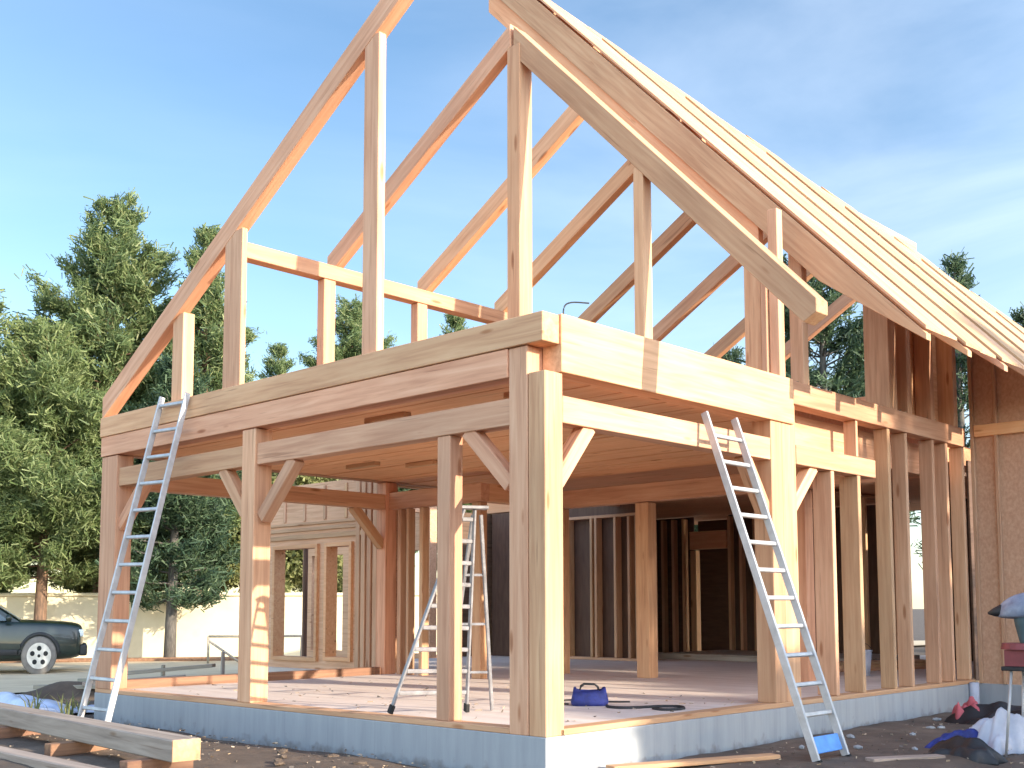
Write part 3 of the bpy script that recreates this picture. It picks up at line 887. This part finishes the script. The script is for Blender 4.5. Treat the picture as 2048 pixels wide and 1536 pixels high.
soft_sheet('blue_bag', 1.42, 3.5, -0.29, 0.5, 0.2, 0.14, 0.95, 'bluebag', 'flat deep blue bag on the soil beside the white sack', 'bag', 15, 26, 18)
soft_sheet('dark_sack', 1.68, 3.05, -0.30, 0.55, 0.4, 0.13, 0.3, 'black', 'low dark sack on the soil at the bottom right corner', 'sack', 17, 26, 20)
for i, (A, B, mat, lab) in enumerate((((-0.65, 0.32 - 0.62, -0.235), (0.52, 2.0 - 0.1, -0.26), 'roofboard', 'pale plank lying along the foundation below the right ladder'),
                                      ((1.25, 2.28, -0.262), (1.72, 2.78, -0.262), 'oldwood', 'short grey plank on the soil at the lower right'))):
    pass
p1 = timber('plank', None, (0.12, 0.55, -0.252), (0.66, 1.92, -0.252), 0.13, 0.035, 'roofboard')
tag(p1, 'pale orange plank lying along the foundation below the right ladder', 'plank')
p2 = timber('plank', None, (1.30, 2.2, -0.255), (1.62, 2.75, -0.255), 0.12, 0.03, 'oldwood')
tag(p2, 'short grey plank on the soil at the lower right', 'plank')
rs = np.random.RandomState(4)
def scrap(name, x, y, sx, sy, sz, mat, label, cat, group):
    bm = bmesh.new()
    bmesh.ops.create_icosphere(bm, subdivisions=1, radius=0.5)
    for v in bm.verts: v.co = Vector((v.co.x * sx, v.co.y * sy, v.co.z * sz)) * (0.85 + 0.3 * rs.rand())
    o = bm_obj(name, bm, M[mat], None, Matrix.Translation((x, y, hgt(x, y) + sz * 0.3)) @ Matrix.Rotation(rs.rand() * 6, 4, 'Z'))
    return tag(o, label, cat, group)
for x, y in ((0.42, 3.6), (0.78, 4.1), (0.66, 4.75), (0.72, 4.85), (1.16, 5.1), (0.85, 2.9), (1.25, 3.1), (0.35, 5.6), (1.3, 4.4), (0.5, 2.6)):
    scrap('stone', x, y, 0.07 + 0.05 * rs.rand(), 0.05, 0.04, 'concrete', 'small grey stone on the soil along the long side', 'stone', 'stones along the long side')
for k in range(26):
    x, y = -7.4 + rs.rand() * 7.2, -0.35 - rs.rand() * 0.95
    scrap('clod', x, y, 0.05 + 0.09 * rs.rand(), 0.06, 0.04, 'soil', 'brown soil clod in front of the porch foundation', 'clod', 'soil clods in front of the porch')
for k in range(16):
    x, y = -6.5 + rs.rand() * 5.0, -2.3 + rs.rand() * 0.5
    scrap('clod', x, y, 0.05 + 0.06 * rs.rand(), 0.05, 0.035, 'soil', 'brown soil clod around the grey timbers', 'clod', 'soil clods around the timbers')
# white pipe at the house corner
bm = bmesh.new()
tube(bm, [(0.05, 7.35, -0.36), (0.05, 7.35, 0.02)], 0.055, 16)
pp = bm_obj('pipe', bm, M['white'], None, None, True)
tag(pp, 'short white upright pipe against the foundation corner', 'pipe')
# clutter heap beyond the left edge of the porch
for i, (x, y, L, a, t) in enumerate(((-9.4, 1.2, 1.6, 0.4, 0.06), (-9.0, 1.7, 1.3, 1.0, 0.12), (-9.9, 1.5, 1.1, -0.3, 0.1), (-9.3, 2.3, 1.4, 0.7, 0.2))):
    A = Vector((x - L / 2 * math.cos(a), y - L / 2 * math.sin(a), -0.2 + t)); B = Vector((x + L / 2 * math.cos(a), y + L / 2 * math.sin(a), -0.2 + t * 1.6))
    tag(timber('offcut', None, A, B, 0.14, 0.05, 'oldwood'), 'grey timber offcut in the heap beyond the open left side', 'offcut', 'offcuts heaped beyond the porch')
soft_sheet('rubble_heap', -9.5, 1.8, -0.3, 2.6, 1.5, 0.2, 0.8, 'soil', 'low dark heap of rubble beyond the open left side of the porch', 'heap', 21)
for i, (x, y, h) in enumerate(((-10.6, 3.0, 0.36), (-11.2, 4.4, 0.5))):
    tag(timber('stake', None, (x, y, -0.35), (x, y, -0.3 + h), 0.05, 0.05, 'oldwood', (1, 0, 0)), ['short grey stake in the heap', 'taller grey stake in the sand'][i] + ' beyond the porch', 'stake')

# thin weeds at the left corner
def weed(x, y, seed, label):
    rw = np.random.RandomState(seed)
    bm = bmesh.new()
    for k in range(14):
        a = rw.rand() * 6.28; L = 0.14 + 0.22 * rw.rand(); o = Vector((x + 0.1 * rw.randn() * 0.6, y + 0.1 * rw.randn() * 0.6, hgt(x, y)))
        d = Vector((math.cos(a) * 0.4, math.sin(a) * 0.4, 1)).normalized()
        s = Vector((-math.sin(a), math.cos(a), 0)) * 0.008
        mid = o + d * L * 0.6; tip = o + d * L + Vector((math.cos(a), math.sin(a), -0.3)) * L * 0.25
        v = [bm.verts.new(p) for p in (o - s, o + s, mid + s, mid - s)]; t = bm.verts.new(tip)
        bm.faces.new(v); bm.faces.new((v[3], v[2], t))
    return tag(bm_obj('weed', bm, M['yleaf']), label, 'weed', 'weeds at the left corner')
weed(-6.95, -0.15, 1, 'dry weed tuft touching the left foundation corner')
weed(-7.2, 0.0, 2, 'dry weed tuft just left of the foundation corner')
weed(-7.0, -0.45, 3, 'dry weed tuft beside the left ladder foot')

# ------------------------------------------------------------------ power saw on a stand at the right edge
sw = empty('power_saw', (1.93, 3.6, -0.28), 'power saw with blue grey hood, dark pointed grip and red base on thin metal legs', 'power saw')
def swp(name, bm, mat, smooth=True): return bm_obj(name, bm, M[mat], sw, Matrix.Translation((1.93, 3.6, 0)), smooth)
bm = bmesh.new()
bmesh.ops.create_uvsphere(bm, u_segments=24, v_segments=14, radius=1.0, matrix=Matrix.Translation((0.05, 0.05, 0.87)) @ Matrix.Rotation(-0.25, 4, 'Y') @ Matrix.Diagonal((0.235, 0.14, 0.14, 1)))
for v in bm.verts:
    if v.co.z < 0.82: v.co.z = 0.82 + (v.co.z - 0.82) * 0.25
swp('blade_guard', bm, 'bluegrey')
bm = bmesh.new()
tube(bm, [(-0.08, 0.02, 0.87), (-0.13, 0.0, 0.862), (-0.18, -0.02, 0.85), (-0.225, -0.03, 0.842)], [0.06, 0.05, 0.034, 0.008], 12)
swp('grip', bm, 'black')
bm = bmesh.new()
tube(bm, [(0.07, 0.05, 0.86), (0.06, 0.05, 0.74), (0.08, 0.05, 0.64), (0.11, 0.06, 0.56)], [0.12, 0.09, 0.085, 0.1], 16)
swp('motor', bm, 'teal')
bm = bmesh.new()
tube(bm, [(0.02, 0.05, 0.60), (0.02, 0.05, 0.55)], [0.16, 0.17], 22)
add_box(bm, (0.12, 0.07, 0.48), (0.42, 0.28, 0.13)); 
swp('saw_base', bm, 'redmetal', False)
bm = bmesh.new()
add_box(bm, (0.14, 0.07, 0.395), (0.5, 0.34, 0.035)); bevel(bm, 0.006)
swp('stand_top', bm, 'black', False)
for A, B in (((-0.04, -0.06, 0.38), (-0.09, -0.12, -0.32)), ((0.33, -0.06, 0.38), (0.42, -0.12, -0.32)), ((-0.04, 0.2, 0.38), (-0.09, 0.26, -0.32)), ((0.33, 0.2, 0.38), (0.42, 0.26, -0.32))):
    bm = bmesh.new(); tube(bm, [A, B], 0.012, 8); swp('leg', bm, 'alu')

# ------------------------------------------------------------------ yard: cream wall, kerb, trestle
wl_ = block('garden_wall', None, -1.0, 1.0, -0.1, 0.1, -1.0, 1.0, 'cream', 0)
bpy.data.objects.remove(wl_)
def long_wall(name, A, B, z0, z1, t, mat, label, cat, cap=None):
    A, B = Vector(A), Vector(B)
    r = empty(name, (A + B) / 2 + Vector((0, 0, z0)), label, cat)
    L = (B - A).length
    mw = Matrix.Translation(A) @ frame(A, B, Vector((0, 0, 1)))
    bm = bmesh.new(); add_box(bm, (L / 2, 0, (z0 + z1) / 2), (L, t, z1 - z0)); bevel(bm, 0.02)
    bm_obj('wall_body', bm, M[mat], r, mw)
    bm = bmesh.new(); add_box(bm, (L / 2, 0, z1 + 0.045), (L, t + 0.1, 0.085)); bevel(bm, 0.015)
    bm_obj('coping', bm, M[cap or mat], r, mw)
    return r
long_wall('garden_wall', (-30.5, -1.2, 0), (-14.5, 18.9, 0), -0.7, 1.25, 0.25, 'cream', 'long low cream garden wall behind the trees', 'wall')
cable('kerb_pipe', [(-29.5, -1.9, -0.36), (-25.5, 3.2, -0.36), (-20.3, 9.6, -0.36), (-14, 17.6, -0.36)], 0.07, 'brownwood', 'thin dark pipe laid on the sand below the cream wall', 'pipe', 3)
ts = empty('metal_trestle', (-18.4, 9.6, -0.42), 'thin weathered metal trestle frame standing in the sandy yard', 'trestle')
TS = [Vector(v) for v in ((-19.1, 8.9, -0.4), (-19.1, 8.9, 0.25), (-17.7, 10.6, 0.25), (-17.7, 10.6, -0.4))]
def rod(name, A, B, r=0.03):
    bm = bmesh.new(); tube(bm, [A, B], r, 8); bm_obj(name, bm, M['oldwood'], ts, None, True)
rod('leg', TS[0], TS[1]); rod('rail', TS[1], TS[2]); rod('leg', TS[2], TS[3])
rod('brace', TS[1] - Vector((0, 0, 0.1)), Vector((-18.6, 9.5, -0.4)))
rod('foot', TS[3] - Vector((0.2, 0.25, -0.02)), TS[3] + Vector((0.2, 0.25, 0.02)))

# ------------------------------------------------------------------ parked car
car = empty('parked_car', (-19.15, 3.45, -0.42), 'dark green off-road car parked on the sand left of the house', 'car', rz=math.atan2(0.93, 0.43))
CM = Matrix.Translation((-19.15, 3.45, -0.42)) @ Matrix.Rotation(math.atan2(0.93, 0.43), 4, 'Z') @ Matrix.Diagonal((1.0, 1.0, 1.17, 1))
# car space: +x forward, front axle x = 1.3, rear axle x = -1.35; near side is -y
def car_obj(name, bm, mat, parent=None, smooth=True):
    return bm_obj(name, bm, M[mat], parent or car, CM, smooth)
st = [  # x, sill z, belt z, half width at sill, half width at belt
    (-2.32, 0.42, 0.86, 0.72, 0.74), (-2.2, 0.30, 0.93, 0.82, 0.82), (-1.7, 0.24, 0.96, 0.87, 0.86), (-0.8, 0.22, 0.96, 0.88, 0.87),
    (0.2, 0.22, 0.95, 0.88, 0.87), (0.75, 0.22, 0.93, 0.88, 0.86), (1.2, 0.23, 0.925, 0.87, 0.85), (1.65, 0.24, 0.905, 0.87, 0.83),
    (2.0, 0.26, 0.87, 0.85, 0.80), (2.14, 0.32, 0.80, 0.80, 0.75)]
bm = bmesh.new(); rows = []
for x, z0, z1, w0, w1 in st:
    zm = (z0 + z1) / 2
    pr_ = [(-w0 * 0.93, z0), (-w0, z0 + 0.1), (-w0 * 1.015, zm), (-w1, z1 - 0.06), (-w1 * 0.93, z1), (-w1 * 0.5, z1 + 0.025), (0, z1 + 0.035)]
    pr_ = pr_ + [(-a, b) for a, b in pr_[-2::-1]]
    rows.append([bm.verts.new((x, y, z)) for y, z in pr_])
for a, b in zip(rows, rows[1:]):
    for k in range(len(a) - 1): bm.faces.new((a[k], a[k + 1], b[k + 1], b[k]))
    bm.faces.new((a[-1], a[0], b[0], b[-1]))
bm.faces.new(rows[0]); bm.faces.new(rows[-1][::-1])
cbody = car_obj('body', bm, 'carpaint')
mdf = cbody.modifiers.new('smooth', 'SUBSURF'); mdf.levels = mdf.render_levels = 2
# cabin
cs = [(-2.15, 0.93, 0.72), (-1.75, 1.38, 0.60), (-1.4, 1.44, 0.60), (-0.5, 1.47, 0.61), (0.1, 1.43, 0.60), (0.95, 0.93, 0.70)]
bm = bmesh.new(); rows = []
for x, z, w in cs:
    base = 0.90
    rows.append([bm.verts.new(p) for p in ((x, -0.80 if z > 1 else -0.76, base), (x, -w - 0.02, z - 0.05), (x, -w + 0.08, z), (x, w - 0.08, z), (x, w + 0.02, z - 0.05), (x, 0.80 if z > 1 else 0.76, base))])
for a, b in zip(rows, rows[1:]):
    for k in range(5): bm.faces.new((a[k], a[k + 1], b[k + 1], b[k]))
bm.faces.new(rows[0]); bm.faces.new(rows[-1][::-1])
cab = car_obj('cabin', bm, 'carpaint', None, False)
def panel(name, quad, mat, off, parent):
    bm = bmesh.new()
    q = [Vector(p) for p in quad]
    nrm = (q[1] - q[0]).cross(q[2] - q[0]).normalized() * off
    a = [bm.verts.new(p) for p in q]; b = [bm.verts.new(p + nrm) for p in q]
    bm.faces.new(a[::-1]); bm.faces.new(b)
    for i in range(len(q)):
        j = (i + 1) % len(q); bm.faces.new((a[i], a[j], b[j], b[i]))
    return car_obj(name, bm, mat, parent, False)
for sg in (-1, 1):
    def sp(x, z): # point on cabin side
        t = (z - 0.90) / 0.5
        return (x, sg * (0.802 - 0.175 * t), z)
    f = 1 if sg < 0 else -1
    for qd in ([sp(-0.42, 0.94), sp(0.72, 0.94), sp(0.08, 1.36), sp(-0.42, 1.38)], [sp(-1.3, 0.94), sp(-0.5, 0.94), sp(-0.5, 1.38), sp(-1.3, 1.37)], [sp(-1.98, 0.95), sp(-1.38, 0.94), sp(-1.38, 1.36), sp(-1.68, 1.31)]):
        panel('side_window', qd if sg < 0 else qd[::-1], 'glass', 0.012, cab)
panel('windscreen', [(0.92, -0.66, 0.965), (0.92, 0.66, 0.965), (0.16, 0.54, 1.40), (0.16, -0.54, 1.40)], 'glass', 0.012, cab)
panel('rear_window', [(-2.13, 0.64, 0.97), (-2.13, -0.64, 0.97), (-1.79, -0.53, 1.34), (-1.79, 0.53, 1.34)], 'glass', 0.012, cab)
for sg in (-1, 1):
    for x in (1.3, -1.35):
        bm = bmesh.new()
        tube(bm, [(x, sg * 0.66, 0.335), (x, sg * 0.70, 0.335), (x, sg * 0.875, 0.335), (x, sg * 0.895, 0.335)], [0.30, 0.335, 0.335, 0.30], 28)
        w = car_obj('wheel', bm, 'dustytyre')
        bm = bmesh.new()
        tube(bm, [(x, sg * 0.88, 0.335), (x, sg * 0.902, 0.335)], [0.235, 0.225], 28)
        rm_ = car_obj('rim', bm, 'rim', w, False)
        bm = bmesh.new()
        for k in range(5):
            t = 2 * math.pi * k / 5 + 0.3
            tube(bm, [(x + 0.13 * math.cos(t), sg * 0.895, 0.335 + 0.13 * math.sin(t)), (x + 0.13 * math.cos(t), sg * 0.907, 0.335 + 0.13 * math.sin(t))], 0.045, 10)
        tube(bm, [(x, sg * 0.895, 0.335), (x, sg * 0.91, 0.335)], 0.03, 10)
        car_obj('rim_opening', bm, 'rubber', w, False)
        # dark wheel arch
        bm = bmesh.new()
        tube(bm, [(x + 0.375 * math.cos(t), sg * 0.872, 0.335 + 0.375 * math.sin(t)) for t in np.linspace(0.05, math.pi - 0.05, 15)], 0.035, 8)
        car_obj('wheel_arch', bm, 'carplastic')
    bm = bmesh.new(); add_box(bm, (2.03, sg * 0.66, 0.72), (0.2, 0.22, 0.13)); bevel(bm, 0.03, 2)
    car_obj('headlight', bm, 'lamp')
    bm = bmesh.new(); bmesh.ops.create_uvsphere(bm, u_segments=12, v_segments=8, radius=1, matrix=Matrix.Translation((0.72, sg * 0.93, 0.99)) @ Matrix.Diagonal((0.06, 0.11, 0.07, 1)))
    car_obj('mirror', bm, 'carpaint')
    bm = bmesh.new(); add_box(bm, (-0.1, sg * 0.884, 0.40), (2.0, 0.03, 0.10)); bevel(bm, 0.01)
    car_obj('side_trim', bm, 'carplastic')
    bm = bmesh.new(); add_box(bm, (-0.28, sg * 0.885, 0.80), (0.16, 0.03, 0.03)); bevel(bm, 0.008)
    car_obj('door_handle', bm, 'carplastic')
bm = bmesh.new(); add_box(bm, (2.13, 0, 0.42), (0.16, 1.56, 0.2)); bevel(bm, 0.04, 2)
car_obj('bumper', bm, 'carplastic')
bm = bmesh.new(); add_box(bm, (-2.3, 0, 0.45), (0.16, 1.5, 0.2)); bevel(bm, 0.04, 2)
car_obj('bumper', bm, 'carplastic')

# ------------------------------------------------------------------ trees
def leaf_quads(P, D, size, rs, aspect=2.6):
    """one small bent leaf cluster (quad) at each point P, long axis roughly along D"""
    n = len(P)
    D = D / np.maximum(np.linalg.norm(D, axis=1, keepdims=True), 1e-6)
    r = rs.normal(size=(n, 3))
    U = np.cross(D, r); U /= np.maximum(np.linalg.norm(U, axis=1, keepdims=True), 1e-6)
    s = (size * (0.5 + 1.1 * rs.rand(n) ** 1.6))[:, None]
    L = D * s * 0.5; Wd = U * s * 0.5 / aspect
    drop = np.zeros((n, 3)); drop[:, 2] = -0.12 * s[:, 0]
    v = np.stack([P - L - Wd * 0.7, P - L + Wd * 0.7, P + L + Wd + drop, P + L - Wd + drop], 1).reshape(-1, 3)
    f = np.arange(n * 4).reshape(-1, 4)
    return v, f

def make_conifer(seed, h, rmax, bare, mat, n_per=34, size=0.26, tilt=0.35, tiers=None, barkmat='bark', taper=0.85, twig=0.36):
    rs = np.random.RandomState(seed)
    root = bpy.data.objects.new('pine_tree', None); C.objects.link(root)
    bm = bmesh.new()
    k = 9
    sway = rs.normal(size=2) * 0.012 * h
    trunk = [Vector((sway[0] * math.sin(2.2 * t), sway[1] * math.sin(2.8 * t), h * t - (0.3 if t == 0 else 0))) for t in np.linspace(0, 0.99, k)]
    r0 = 0.016 * h + 0.03
    tube(bm, trunk, [r0 * (1 - 0.93 * t) + 0.01 for t in np.linspace(0, 1, k)], 9)
    P, D = [], []
    tiers = tiers or int(h * 2.6)
    for i in range(tiers):
        t = bare + (1 - bare) * (i + rs.rand() * 0.7) / tiers
        if t > 0.985: continue
        f = (t - bare) / (1 - bare)
        prof = (min(1, 0.45 + 2.6 * f)) * (1 - f ** 1.5 * taper) if f < 0.97 else 0.12
        nb = rs.randint(3, 6)
        a0 = rs.rand() * 6.28
        for b in range(nb):
            a = a0 + 6.28 * b / nb + rs.normal() * 0.3
            L = rmax * prof * (0.55 + 0.6 * rs.rand())
            el = tilt + 0.55 * f + rs.normal() * 0.12 - 0.25 * (1 - f)
            o = Vector((sway[0] * math.sin(2.2 * t), sway[1] * math.sin(2.8 * t), h * t))
            d = Vector((math.cos(a) * math.cos(el), math.sin(a) * math.cos(el), math.sin(el)))
            end = o + d * L + Vector((0, 0, 0.12 * L))
            mid = o + d * L * 0.5 - Vector((0, 0, 0.04 * L))
            if L > 0.5: tube(bm, [o, mid, end], [0.012 * L + 0.01, 0.008 * L + 0.006, 0.004], 4, False)
            # needle sprays: several twigs along the outer part of the limb
            nt = max(3, int(L * 4.2))
            for q in range(nt):
                u = 0.28 + 0.72 * (q + rs.rand()) / nt
                p = o.lerp(mid, u * 2) if u < 0.5 else mid.lerp(end, u * 2 - 1)
                side = Vector((-math.sin(a), math.cos(a), 0)) * rs.normal() * 0.9 + d * 0.8 + Vector((0, 0, 0.35 * rs.rand()))
                side.normalize()
                tl = twig * L * (1.15 - 0.6 * u) * (0.5 + rs.rand()) + 0.12
                m = max(3, int(n_per * tl / 1.0))
                w = rs.rand(m)
                pts = np.array(p)[None, :] + np.array(side)[None, :] * (w * tl)[:, None] + rs.normal(size=(m, 3)) * (0.07 + 0.05 * tl)
                dd = np.array(side)[None, :] * 0.7 + rs.normal(size=(m, 3)) * 0.55 + np.array([0, 0, 0.25])
                P.append(pts); D.append(dd)
    P = np.concatenate(P); D = np.concatenate(D)
    bm_obj('trunk', bm, M[barkmat], root, None, True)
    v, f = leaf_quads(P, D, size * 1.45, rs, 6.5)
    link('crown', npmesh('crown', v, f), M[mat], root)
    return root

def make_broadleaf(seed, h, r, mat, bare=0.2, n=9000, size=0.17, lobes=26):
    rs = np.random.RandomState(seed)
    root = bpy.data.objects.new('leafy_tree', None); C.objects.link(root)
    bm = bmesh.new()
    fork = Vector((0, 0, h * bare * 1.5))
    tube(bm, [Vector((0, 0, -0.3)), fork * 0.5, fork], [0.02 * h + 0.03, 0.016 * h + 0.02, 0.012 * h + 0.02], 9)
    P, D = [], []
    for k in range(lobes):
        t = (k + 0.5) / lobes
        z = h * (bare + (1 - bare) * (0.06 + 0.9 * t))
        rr = r * (1 - abs(2 * t - 0.8) ** 2.2 * 0.55) * (0.35 + 0.65 * rs.rand() ** 0.5)
        a = rs.rand() * 6.28
        c = Vector((rr * 0.75 * math.cos(a), rr * 0.75 * math.sin(a), z))
        tube(bm, [fork, fork.lerp(c, 0.5) + Vector((0, 0, 0.1 * h * rs.rand())), c], [0.007 * h + 0.012, 0.005 * h + 0.006, 0.006], 5, False)
        lr_ = r * (0.26 + 0.2 * rs.rand())
        m = int(n / lobes * (0.6 + 0.8 * rs.rand()))
        g = rs.normal(size=(m, 3)); g /= np.linalg.norm(g, axis=1, keepdims=True)
        rad = lr_ * (0.25 + 0.85 * rs.rand(m) ** 0.55)
        P.append(np.array(c)[None] + g * rad[:, None] * np.array([1.15, 1.15, 0.8]))
        D.append(g + rs.normal(size=(m, 3)) * 0.8 + np.array([0, 0, -0.3]))
    P = np.concatenate(P); D = np.concatenate(D)
    bm_obj('trunk', bm, M['greybark'], root, None, True)
    v, f = leaf_quads(P, D, size, rs, 1.5)
    link('crown', npmesh('crown', v, f), M[mat], root)
    return root

def put(root, x, y, label, cat, group, sc=1.0, rz=0.0, z=None):
    root.location = (x, y, (hgt(x, y) if z is None else z))
    root.rotation_euler = (0, 0, rz)
    root.scale = (sc, sc, sc)
    return tag(root, label, cat, group)
def copy_tree(src, *a, **k):
    r = src.copy(); C.objects.link(r)
    for ch in src.children:
        c = ch.copy(); C.objects.link(c); c.parent = r
    return put(r, *a, **k)

GL, GR, GB = 'trees on the left of the yard', 'trees behind the house', 'trees far behind the frame'
pA = put(make_conifer(11, 12.6, 3.0, 0.30, 'pine', 260, 0.13), -24.3, 8.7, 'tallest pine on the left, with upswept boughs against the sky', 'pine tree', GL)
pB = put(make_conifer(23, 11.7, 2.0, 0.22, 'pine', 250, 0.125), -22.2, 10.4, 'slender pine with pointed top beside the left rafter foot', 'pine tree', GL)
pD = put(make_conifer(37, 7.6, 2.3, 0.20, 'darkpine', 240, 0.125, barkmat='greybark'), -21.0, 8.95, 'dark green pine in front of the cream wall, behind the left ladder', 'pine tree', GL)
bA = put(make_conifer(61, 10.2, 3.7, 0.2, 'leaf', 260, 0.125, tilt=0.22), -25.2, 4.9, 'broad bright green pine above the parked car', 'pine tree', GL)
bB = put(make_conifer(67, 8.4, 2.9, 0.24, 'leaf', 260, 0.12, tilt=0.2), -23.2, 6.6, 'bushy bright green pine just right of the car, below the tall pine', 'pine tree', GL)
bC = put(make_broadleaf(8, 5.0, 1.5, 'yleaf', 0.3, 26000, 0.085, 30), -21.9, 12.0, 'small yellowish tree behind the second porch post', 'leafy tree', GL)
copy_tree(pA, -29.5, 21.0, 'pine rising behind the second gable post', 'pine tree', GB, sc=1.05, rz=1.9)
copy_tree(pB, -30.8, 18.6, 'thin pine top left of the plate post', 'pine tree', GB, sc=0.96, rz=0.8)
copy_tree(pB, -26.5, 24.0, 'pine top showing right of the tallest gable post', 'pine tree', GB, sc=1.08, rz=2.9)
copy_tree(pA, -24.2, 24.6, 'wide pine crown just above the gable beam near its middle', 'pine tree', GB, sc=0.93, rz=4.0)
copy_tree(bB, -28.0, 14.5, 'bushy pine low behind the gable beam, left half', 'pine tree', GB, sc=1.15, rz=2.2)
copy_tree(bA, -32.5, 8.5, 'bushy pine behind the tallest left pine', 'pine tree', GL, sc=0.95, rz=1.0)
copy_tree(bB, -27.5, 1.4, 'bushy pine at the left edge above the car roof', 'pine tree', GL, sc=1.15, rz=3.4)
copy_tree(bC, -21.6, 13.6, 'small yellowish tree seen through the wing windows', 'leafy tree', GL, sc=1.2, rz=1.2)
copy_tree(bB, -24.5, 17.0, 'bushy pine beyond the wing windows', 'pine tree', GL, sc=0.9, rz=5.2)
copy_tree(bC, -25.5, 9.9, 'yellowish bush behind the dark pine', 'leafy tree', GL, sc=0.9, rz=2.0)
copy_tree(bB, -28.5, 6.4, 'bushy pine between the two pines left of the tallest one, further back', 'pine tree', GL, sc=1.2, rz=4.4)
copy_tree(bA, -27.5, 10.8, 'wide pine filling the gap behind the slender pointed pine', 'pine tree', GL, sc=0.92, rz=2.6)
copy_tree(pB, -27.4, 3.0, 'slender pine behind the broad bright pine over the car', 'pine tree', GL, sc=0.85, rz=3.9)
dA = put(make_conifer(51, 11.0, 3.1, 0.12, 'darkpine', 130, 0.15, barkmat='greybark'), -8.9, 20.6, 'dark conifer filling the gap between post and upper studs', 'pine tree', GR)
dB = put(make_conifer(77, 10.6, 1.7, 0.15, 'darkpine', 150, 0.13, barkmat='greybark'), -6.55, 23.4, 'slim dark conifer tip above the roof slope', 'pine tree', GR)
copy_tree(dB, -4.6, 24.6, 'dark conifer at the right edge above the roof', 'pine tree', GR, sc=0.92, rz=4.1)
copy_tree(dB, -5.5, 25.4, 'dark conifer between the two trees right above the roof', 'pine tree', GR, sc=0.88, rz=5.0)
copy_tree(dA, -13.0, 22.5, 'dark conifer behind the interior wall of the house', 'pine tree', GR, sc=0.8, rz=0.6)
# trees standing right of the picture: their shade lies on the soil and on the right part of the house
GS = 'trees beyond the right side of the picture'
LS = 'tree standing right of the house, outside the photo, shading its right side'
sB = put(make_broadleaf(6, 8.2, 2.7, 'leaf', 0.16, 24000, 0.16, 46), 14.0, 8.6, LS, 'leafy tree', GS, sc=0.62)
for i, (x, y, sc) in enumerate(((17.0, 8.8, 0.84), (17.6, 12.3, 0.88), (19, 17.5, 1.0))):
    copy_tree(dA, x, y, LS, 'pine tree', GS, sc=sc, rz=i * 1.3)
for i, (x, y, sc) in enumerate(((14.0, 7.2, 0.62), (14.5, 5.6, 0.61), (13.8, 4.2, 0.59), (14.2, 0.35, 0.58), (14.2, -1.6, 0.56), (14.6, -3.6, 0.6), (14, -5.6, 0.58), (14.5, -7.6, 0.6))):
    copy_tree(sB, x, y, LS, 'leafy tree', GS, sc=sc, rz=i * 1.7)
cable('bent_wire', [(-0.1, 0.32, 3.025), (-0.1, 0.33, 3.13), (-0.07, 0.38, 3.17), (0.0, 0.5, 3.175)], 0.006, 'black', 'thin bent wire sticking up from the beam behind the corner', 'wire')

# sawdust, chips and small gravel on the soil
rc = np.random.RandomState(33)
n = 1500
P = np.zeros((n, 3)); 
P[:, 0] = np.concatenate([-7.5 + 8.6 * rc.rand(900), 0.2 + 2.6 * rc.rand(600)])
P[:, 1] = np.concatenate([-0.05 - 2.4 * rc.rand(900) ** 1.3, -0.2 + 7.5 * rc.rand(600)])
P[:, 2] = [hgt(x, y) + noise2(x, y) * 0.028 + 0.006 for x, y, _ in P]
D = rc.normal(size=(n, 3)) * np.array([1, 1, 0.15])
v, f = leaf_quads(P, D, 0.024, rc, 2.2)
tag(link('wood_chips', npmesh('wood_chips', v, f), M['chips']), 'pale wood chips and grit scattered over the brown soil', 'wood chips', kind='stuff')

# splinters and shavings left on top of the rim beams and on the porch floor
n = 420
P = np.zeros((n, 3)); k = n // 3
P[:k] = np.stack([-6.6 + 6.5 * rc.rand(k), 0.02 + 0.1 * rc.rand(k), np.full(k, 3.027)], 1)
P[k:2 * k] = np.stack([-0.13 + 0.12 * rc.rand(k), 0.2 + 7.0 * rc.rand(k), np.full(k, 3.036)], 1)
P[2 * k:] = np.stack([-6.3 + 6.0 * rc.rand(n - 2 * k), 0.25 + 3.2 * rc.rand(n - 2 * k), np.full(n - 2 * k, 0.036)], 1)
D = rc.normal(size=(n, 3)) * np.array([1, 1, 0.25])
v, f = leaf_quads(P, D, 0.045, rc, 2.6)
tag(link('wood_shavings', npmesh('wood_shavings', v, f), M['chips']), 'thin wood shavings left on the beams and the porch floor', 'wood shavings', kind='stuff')
